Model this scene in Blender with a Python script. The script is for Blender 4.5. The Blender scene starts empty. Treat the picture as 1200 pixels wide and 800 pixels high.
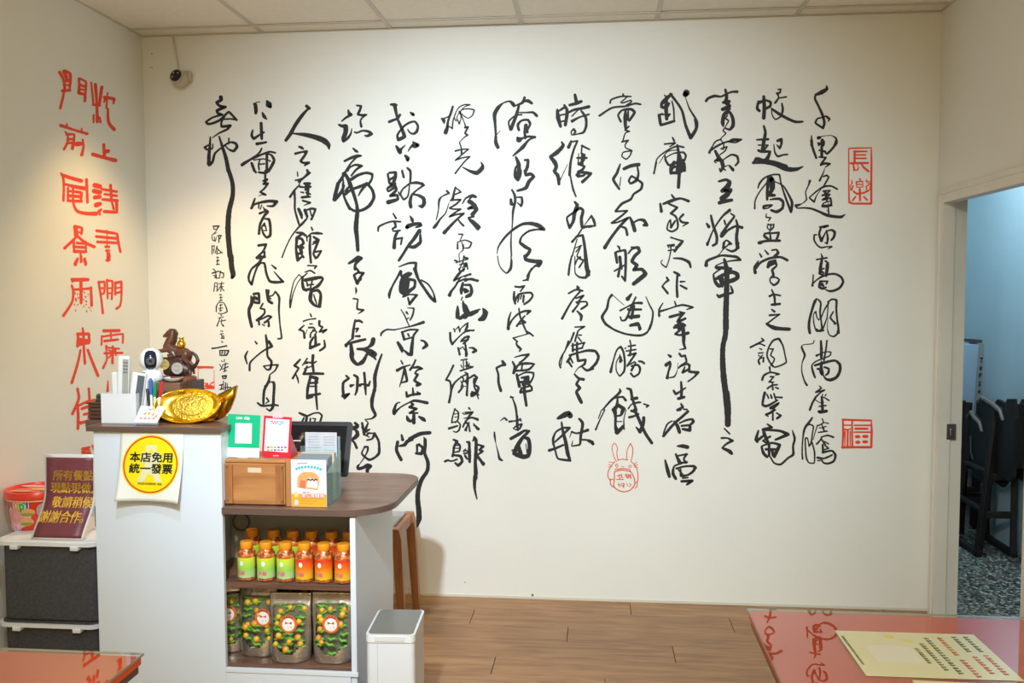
import bpy, bmesh, math, random
from mathutils import Vector, Matrix, Euler
random.seed(7)
PI = math.pi
SC = bpy.context.scene
COL = SC.collection

# ------------------------------------------------------------------ camera
YAW, PITCH, ROLL, FPX = .0977, .0575, -.0028, 1055.0
CAM = Vector((2.3672, -4.5397, 1.5882))
_cy, _sy, _cp, _sp = math.cos(YAW), math.sin(YAW), math.cos(PITCH), math.sin(PITCH)
FW = Vector((-_sy*_cp, _cy*_cp, -_sp)); _r = Vector((_cy, _sy, 0)); _u = _r.cross(FW)
RT = _r*math.cos(ROLL) + _u*math.sin(ROLL); UP = RT.cross(FW)
cd = bpy.data.cameras.new('camera'); cam = bpy.data.objects.new('camera', cd); COL.objects.link(cam)
cd.sensor_width = 36; cd.lens = FPX/1200*36; cd.clip_start = .05
cam.matrix_world = Matrix(((RT.x, UP.x, -FW.x, CAM.x), (RT.y, UP.y, -FW.y, CAM.y), (RT.z, UP.z, -FW.z, CAM.z), (0, 0, 0, 1)))
SC.camera = cam

def at(px, py, X=None, Y=None, Z=None):
    """the point of a world plane that a spot of the photograph lies on"""
    d = FW + RT*((px-600)/FPX) + UP*((400-py)/FPX)
    if X is not None: t = (X-CAM.x)/d.x
    elif Y is not None: t = (Y-CAM.y)/d.y
    else: t = (Z-CAM.z)/d.z
    return CAM + d*t

# ------------------------------------------------------------------ world, exposure, main lights
SC.view_settings.view_transform = 'Standard'; SC.view_settings.look = 'None'
SC.view_settings.gamma = 1; SC.view_settings.exposure = 0.0; SC.view_settings.use_curve_mapping = False
w = bpy.data.worlds.new('world'); SC.world = w; w.use_nodes = True
w.node_tree.nodes['Background'].inputs[0].default_value = (1, .90, .6, 1)
w.node_tree.nodes['Background'].inputs[1].default_value = .3

def lamp(kind, name, loc, target, energy, color, size=.2, spot=None, blend=.5, sy=None):
    d = bpy.data.lights.new(name, kind); d.energy = energy; d.color = color
    if kind == 'AREA':
        d.size = size
        if sy: d.shape = 'RECTANGLE'; d.size_y = sy
    else: d.shadow_soft_size = size
    if spot: d.spot_size = spot; d.spot_blend = blend
    o = bpy.data.objects.new(name, d); COL.objects.link(o); o.location = loc
    dv = Vector(target)-Vector(loc)
    o.rotation_euler = dv.to_track_quat('-Z', 'Y').to_euler()
    return o
COOL = (.74, .88, 1.0); WARM = (1.0, .66, .28)
lamp('SPOT', 'lamp_over_tables', (1.85, -4.3, 2.86), (1.92, 0, 1.10), 730, COOL, .06, 1.12, 1)
lamp('SPOT', 'lamp_by_mural', (1.62, -1.15, 2.86), (1.60, -.05, 1.5), 34, COOL, .06, 2.0, 1)
lamp('SPOT', 'lamp_over_counter', (1.35, -2.9, 2.86), (.80, -1.45, .60), 72, (.60, .80, 1.0), .05, .95, .8)
lamp('SPOT', 'lamp_warm_corner', (.50, -.62, 2.86), (.38, -.50, 0), 84, WARM, .05, 1.40, .8)
lamp('AREA', 'fill_room_front', (2.3, -5.2, 2.8), (2.3, -5.0, 0), 90, (1.0, .87, .50), 1.6)  # unseen warm fill, added behind the camera as ambient light
lamp('AREA', 'daylight_hallway', (4.5, .8, 2.8), (4.5, .8, 0), 20, (.60, .82, 1), .5)  # unseen area light standing in for cool daylight in the hallway

# ------------------------------------------------------------------ materials
_m = {}
def mat(name, col, rough=.5, metal=0, noise=None, bump=None, spec=.5, coat=0, emit=None, scale=(1, 1, 1), var=0):
    """noise=(scale, amount): mottled colour; bump=(scale, strength); var: per-object brightness spread"""
    if name in _m: return _m[name]
    m = bpy.data.materials.new(name); m.use_nodes = True; nt = m.node_tree; N = nt.nodes; L = nt.links
    b = N['Principled BSDF']; b.inputs['Base Color'].default_value = (*col, 1)
    b.inputs['Roughness'].default_value = rough; b.inputs['Metallic'].default_value = metal
    b.inputs['Specular IOR Level'].default_value = spec; b.inputs['Coat Weight'].default_value = coat
    b.inputs['Coat Roughness'].default_value = .05
    if emit: b.inputs['Emission Color'].default_value = (*emit[0], 1); b.inputs['Emission Strength'].default_value = emit[1]
    tc = N.new('ShaderNodeTexCoord'); mp = N.new('ShaderNodeMapping'); mp.inputs['Scale'].default_value = scale
    L.new(tc.outputs['Object'], mp.inputs[0])
    last = None
    if noise:
        n = N.new('ShaderNodeTexNoise'); n.inputs['Scale'].default_value = noise[0]; n.inputs['Detail'].default_value = 5
        L.new(mp.outputs[0], n.inputs[0])
        r = N.new('ShaderNodeValToRGB'); a = noise[1]
        r.color_ramp.elements[0].position = .3; r.color_ramp.elements[1].position = .7
        r.color_ramp.elements[0].color = (*[c*(1-a) for c in col], 1)
        r.color_ramp.elements[1].color = (*[min(1, c*(1+a)) for c in col], 1)
        L.new(n.outputs[0], r.inputs[0]); last = r.outputs[0]
        L.new(last, b.inputs['Base Color'])
    if var:
        oi = N.new('ShaderNodeObjectInfo'); hs = N.new('ShaderNodeHueSaturation'); mr = N.new('ShaderNodeMapRange')
        mr.inputs['To Min'].default_value = 1-var; mr.inputs['To Max'].default_value = 1+var
        L.new(oi.outputs['Random'], mr.inputs[0]); L.new(mr.outputs[0], hs.inputs['Value'])
        if last: L.new(last, hs.inputs['Color'])
        else: hs.inputs['Color'].default_value = (*col, 1)
        L.new(hs.outputs[0], b.inputs['Base Color'])
    if bump:
        n = N.new('ShaderNodeTexNoise'); n.inputs['Scale'].default_value = bump[0]; n.inputs['Detail'].default_value = 4
        L.new(mp.outputs[0], n.inputs[0]); bp = N.new('ShaderNodeBump'); bp.inputs['Strength'].default_value = bump[1]
        bp.inputs['Distance'].default_value = .01
        L.new(n.outputs[0], bp.inputs['Height']); L.new(bp.outputs[0], b.inputs['Normal'])
    _m[name] = m; return m

def wood(name, c1, c2, rough=.45, scale=(1, 12, 12), var=0, ns=3.0, coat=0):
    if name in _m: return _m[name]
    m = mat(name, c1, rough, coat=coat); nt = m.node_tree; N = nt.nodes; L = nt.links; b = N['Principled BSDF']
    tc = N.new('ShaderNodeTexCoord'); oi = N.new('ShaderNodeObjectInfo')
    ad = N.new('ShaderNodeVectorMath'); ad.operation = 'ADD'
    ml = N.new('ShaderNodeVectorMath'); ml.operation = 'SCALE'; ml.inputs[0].default_value = (7, 3, 5)
    L.new(oi.outputs['Random'], ml.inputs['Scale']); L.new(tc.outputs['Object'], ad.inputs[0]); L.new(ml.outputs[0], ad.inputs[1])
    mp = N.new('ShaderNodeMapping'); mp.inputs['Scale'].default_value = scale; L.new(ad.outputs[0], mp.inputs[0])
    n = N.new('ShaderNodeTexNoise'); n.inputs['Scale'].default_value = ns; n.inputs['Detail'].default_value = 7; n.inputs['Distortion'].default_value = .6
    L.new(mp.outputs[0], n.inputs[0])
    r = N.new('ShaderNodeValToRGB'); e = r.color_ramp.elements
    e[0].position = .35; e[0].color = (*c2, 1); e[1].position = .62; e[1].color = (*c1, 1)
    L.new(n.outputs[0], r.inputs[0])
    hs = N.new('ShaderNodeHueSaturation'); mr = N.new('ShaderNodeMapRange')
    mr.inputs['To Min'].default_value = 1-var; mr.inputs['To Max'].default_value = 1+var
    L.new(oi.outputs['Random'], mr.inputs[0]); L.new(mr.outputs[0], hs.inputs['Value']); L.new(r.outputs[0], hs.inputs['Color'])
    L.new(hs.outputs[0], b.inputs['Base Color'])
    bp = N.new('ShaderNodeBump'); bp.inputs['Strength'].default_value = .12; bp.inputs['Distance'].default_value = .004
    L.new(n.outputs[0], bp.inputs['Height']); L.new(bp.outputs[0], b.inputs['Normal'])
    return m

def clear(name, tint, ior=1.45, rough=.02, body=0.0):
    """a thin sheet of glass or acrylic: see-through with mirror reflection by Fresnel; body = milky part"""
    if name in _m: return _m[name]
    m = bpy.data.materials.new(name); m.use_nodes = True; N = m.node_tree.nodes; L = m.node_tree.links
    N.remove(N['Principled BSDF']); out = N['Material Output']
    t = N.new('ShaderNodeBsdfTransparent'); t.inputs[0].default_value = (*tint, 1)
    g = N.new('ShaderNodeBsdfGlossy'); g.inputs['Roughness'].default_value = rough
    lw_ = N.new('ShaderNodeLayerWeight'); lw_.inputs[0].default_value = .5
    pw_ = N.new('ShaderNodeMath'); pw_.operation = 'POWER'; pw_.inputs[1].default_value = 5; L.new(lw_.outputs['Facing'], pw_.inputs[0])
    f0 = ((ior-1)/(ior+1))**2; f = N.new('ShaderNodeMath'); f.operation = 'MULTIPLY_ADD'; f.inputs[1].default_value = 1-f0; f.inputs[2].default_value = f0
    L.new(pw_.outputs[0], f.inputs[0])
    mx = N.new('ShaderNodeMixShader'); ge_ = N.new('ShaderNodeNewGeometry'); iv_ = N.new('ShaderNodeMath'); iv_.operation = 'SUBTRACT'; iv_.inputs[0].default_value = 1   # mirror only where light enters the sheet
    L.new(ge_.outputs['Backfacing'], iv_.inputs[1]); ml_ = N.new('ShaderNodeMath'); ml_.operation = 'MULTIPLY'
    L.new(f.outputs[0], ml_.inputs[0]); L.new(iv_.outputs[0], ml_.inputs[1]); L.new(ml_.outputs[0], mx.inputs[0])
    src = t.outputs[0]
    if body:
        d = N.new('ShaderNodeBsdfDiffuse'); d.inputs[0].default_value = (*tint, 1)
        m2 = N.new('ShaderNodeMixShader'); m2.inputs[0].default_value = body
        L.new(t.outputs[0], m2.inputs[1]); L.new(d.outputs[0], m2.inputs[2]); src = m2.outputs[0]
    L.new(src, mx.inputs[1]); L.new(g.outputs[0], mx.inputs[2])
    L.new(mx.outputs[0], out.inputs[0]); _m[name] = m; return m

def ramp_mat(name, stops, axis=2, lo=0, hi=1, rough=.35):
    if name in _m: return _m[name]
    m = mat(name, stops[0][1], rough); N = m.node_tree.nodes; L = m.node_tree.links
    tc = N.new('ShaderNodeTexCoord'); sp = N.new('ShaderNodeSeparateXYZ'); mr = N.new('ShaderNodeMapRange')
    mr.inputs['From Min'].default_value = lo; mr.inputs['From Max'].default_value = hi
    L.new(tc.outputs['Object'], sp.inputs[0]); L.new(sp.outputs[axis], mr.inputs[0])
    r = N.new('ShaderNodeValToRGB'); e = r.color_ramp.elements
    for i, (p, c) in enumerate(stops):
        if i < 2: k = e[i]; k.position = p
        else: k = e.new(p)
        k.color = (*c, 1)
    L.new(mr.outputs[0], r.inputs[0]); L.new(r.outputs[0], N['Principled BSDF'].inputs['Base Color']); return m

def vor_mat(name, cols, scale, rough=.25, coat=.6):
    if name in _m: return _m[name]
    m = mat(name, cols[0], rough, coat=coat); N = m.node_tree.nodes; L = m.node_tree.links
    tc = N.new('ShaderNodeTexCoord'); v = N.new('ShaderNodeTexVoronoi'); v.inputs['Scale'].default_value = scale
    L.new(tc.outputs['Object'], v.inputs[0])
    sp = N.new('ShaderNodeSeparateColor'); L.new(v.outputs['Color'], sp.inputs[0])
    r = N.new('ShaderNodeValToRGB'); e = r.color_ramp.elements
    for i, c in enumerate(cols):
        k = e[i] if i < 2 else e.new(.5)
        k.position = i/(len(cols)-1)*.95; k.color = (*c, 1)
    L.new(sp.outputs[0], r.inputs[0]); L.new(r.outputs[0], N['Principled BSDF'].inputs['Base Color'])
    bp = N.new('ShaderNodeBump'); bp.inputs['Strength'].default_value = .5; bp.inputs['Distance'].default_value = .004; bp.invert = True
    L.new(v.outputs['Distance'], bp.inputs['Height']); L.new(bp.outputs[0], N['Principled BSDF'].inputs['Normal'])
    return m

# ------------------------------------------------------------------ mesh helpers
def xf(loc=(0, 0, 0), rot=(0, 0, 0)): return Matrix.Translation(loc) @ Euler(rot).to_matrix().to_4x4()
def box(bm, c, s, rot=(0, 0, 0), bev=0, seg=2, M=None):
    r = bmesh.ops.create_cube(bm, size=1)
    vs = r['verts']
    bmesh.ops.scale(bm, vec=s, verts=vs)
    if bev:
        es = list({e for v in vs for e in v.link_edges})
        g = bmesh.ops.bevel(bm, geom=es, offset=bev, segments=seg, affect='EDGES', profile=.5)
        vs = list({v for f in g['faces'] for v in f.verts} | {v for v in vs if v.is_valid})
    m = xf(c, rot)
    if M: m = M @ m
    bmesh.ops.transform(bm, matrix=m, verts=vs)
def box2(bm, lo, hi, bev=0, M=None):
    box(bm, [(a+b)/2 for a, b in zip(lo, hi)], [abs(b-a) for a, b in zip(lo, hi)], bev=bev, M=M)
def lathe(bm, prof, n=28, M=None, cap=True, a0=0, a1=2*PI):
    """prof: (radius, z) from bottom to top"""
    M = M or Matrix(); full = abs(a1-a0-2*PI) < 1e-6; k = n if full else n+1
    rings = []
    for r, z in prof:
        rings.append([bm.verts.new(M @ Vector((r*math.cos(a0+(a1-a0)*i/n), r*math.sin(a0+(a1-a0)*i/n), z))) for i in range(k)])
    for A, B in zip(rings, rings[1:]):
        for i in range(n):
            j = (i+1) % k
            bm.faces.new((A[i], A[j], B[j], B[i]))
    if cap and full:
        if prof[0][0] > 1e-6: bm.faces.new(list(reversed(rings[0])))
        if prof[-1][0] > 1e-6: bm.faces.new(rings[-1])
def tube(bm, pts, rads, n=10, cap=True):
    pts = [Vector(p) for p in pts]
    if not hasattr(rads, '__len__'): rads = [rads]*len(pts)
    rings = []; up = Vector((0, 0, 1)); t0 = (pts[1]-pts[0]).normalized()
    if abs(t0.dot(up)) > .9: up = Vector((1, 0, 0))
    for i, p in enumerate(pts):
        t = (pts[min(i+1, len(pts)-1)]-pts[max(i-1, 0)]).normalized()
        a = t.cross(up).normalized(); b = t.cross(a).normalized(); up = -b if False else up
        rings.append([bm.verts.new(p + (a*math.cos(2*PI*k/n)+b*math.sin(2*PI*k/n))*rads[i]) for k in range(n)])
    for A, B in zip(rings, rings[1:]):
        for i in range(n): bm.faces.new((A[i], A[(i+1) % n], B[(i+1) % n], B[i]))
    if cap: bm.faces.new(list(reversed(rings[0]))); bm.faces.new(rings[-1])
def ball(bm, c, r, s=(1, 1, 1), u=20, v=12, rot=(0, 0, 0)):
    bmesh.ops.create_uvsphere(bm, u_segments=u, v_segments=v, radius=r, matrix=Matrix.Translation(c) @ Euler(rot).to_matrix().to_4x4() @ Matrix.Diagonal((*s, 1)))
def prism(bm, poly, z0, z1, M=None):
    M = M or Matrix()
    A = [bm.verts.new(M @ Vector((x, y, z0))) for x, y in poly]; B = [bm.verts.new(M @ Vector((x, y, z1))) for x, y in poly]
    n = len(poly)
    bm.faces.new(list(reversed(A))); bm.faces.new(B)
    for i in range(n): bm.faces.new((A[i], A[(i+1) % n], B[(i+1) % n], B[i]))
def disc(bm, c, rx, ry, th=.0006, n=28, M=None):
    prism(bm, [(c[0]+rx*math.cos(2*PI*i/n), c[1]+ry*math.sin(2*PI*i/n)) for i in range(n)], c[2], c[2]+th, M)
def B(): return bmesh.new()
def obj(name, bm, m, parent=None, smooth=False, loc=None, mx=None):
    bmesh.ops.recalc_face_normals(bm, faces=bm.faces)
    me = bpy.data.meshes.new(name); bm.to_mesh(me); bm.free(); me.materials.append(m)
    if smooth:
        me.shade_smooth()
        if smooth != 'all':
            try: me.set_sharp_from_angle(angle=math.radians(38))
            except Exception: pass
    o = bpy.data.objects.new(name, me); COL.objects.link(o)
    if parent: o.parent = parent
    if mx is not None: o.matrix_local = mx
    if loc is not None: o.location = loc
    return o
def thing(name, label, cat, loc=(0, 0, 0), rz=0, group=None):
    o = bpy.data.objects.new(name, None); COL.objects.link(o); o.empty_display_size = .05
    o.location = loc; o.rotation_euler = (0, 0, rz); o['label'] = label; o['category'] = cat
    if group: o['group'] = group
    return o
def tag(o, label, cat, group=None):
    o['label'] = label; o['category'] = cat
    if group: o['group'] = group
    return o
def struct(o): o['kind'] = 'structure'; return o
# a printed face: local x = right, local y = up, local z = out of the sheet; STAND turns it upright facing the room
STAND = Euler((PI/2, 0, 0)).to_matrix().to_4x4()
def text(body, size, m, parent, mx, bold=0, align='CENTER', name='lettering', warp=None, sx=1, shear=0):
    c = bpy.data.curves.new('lettering', 'FONT'); c.body = body; c.size = size; c.align_x = align; c.align_y = 'CENTER'
    c.shear = shear; c.resolution_u = 3
    o = bpy.data.objects.new('tmp', c); COL.objects.link(o); bpy.context.view_layer.update()
    me = bpy.data.meshes.new_from_object(o.evaluated_get(bpy.context.evaluated_depsgraph_get()))
    bpy.data.objects.remove(o); bpy.data.curves.remove(c)
    for v in me.vertices: v.co.x *= sx
    if bold:   # a heavier weight: the same outlines laid side by side
        q = bmesh.new()
        for k in range(6):
            n0 = len(q.verts); q.from_mesh(me); q.verts.ensure_lookup_table()
            for v in q.verts[n0:]: v.co += Vector((bold*math.cos(k*PI/3), bold*math.sin(k*PI/3), 2e-5*k))
        q.to_mesh(me); q.free()
    if warp:
        q = bmesh.new(); q.from_mesh(me); bmesh.ops.triangulate(q, faces=q.faces)
        for _ in range(3):
            es = [e for e in q.edges if e.calc_length() > size*.22]
            if not es: break
            bmesh.ops.subdivide_edges(q, edges=es, cuts=1); bmesh.ops.triangulate(q, faces=q.faces)
        q.to_mesh(me); q.free()
        for v in me.vertices: v.co = warp(v.co)
    me.name = name; me.materials.clear(); me.materials.append(m)
    t = bpy.data.objects.new(name, me); COL.objects.link(t); t.parent = parent
    if mx is not None: t.matrix_local = mx
    return t

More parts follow.
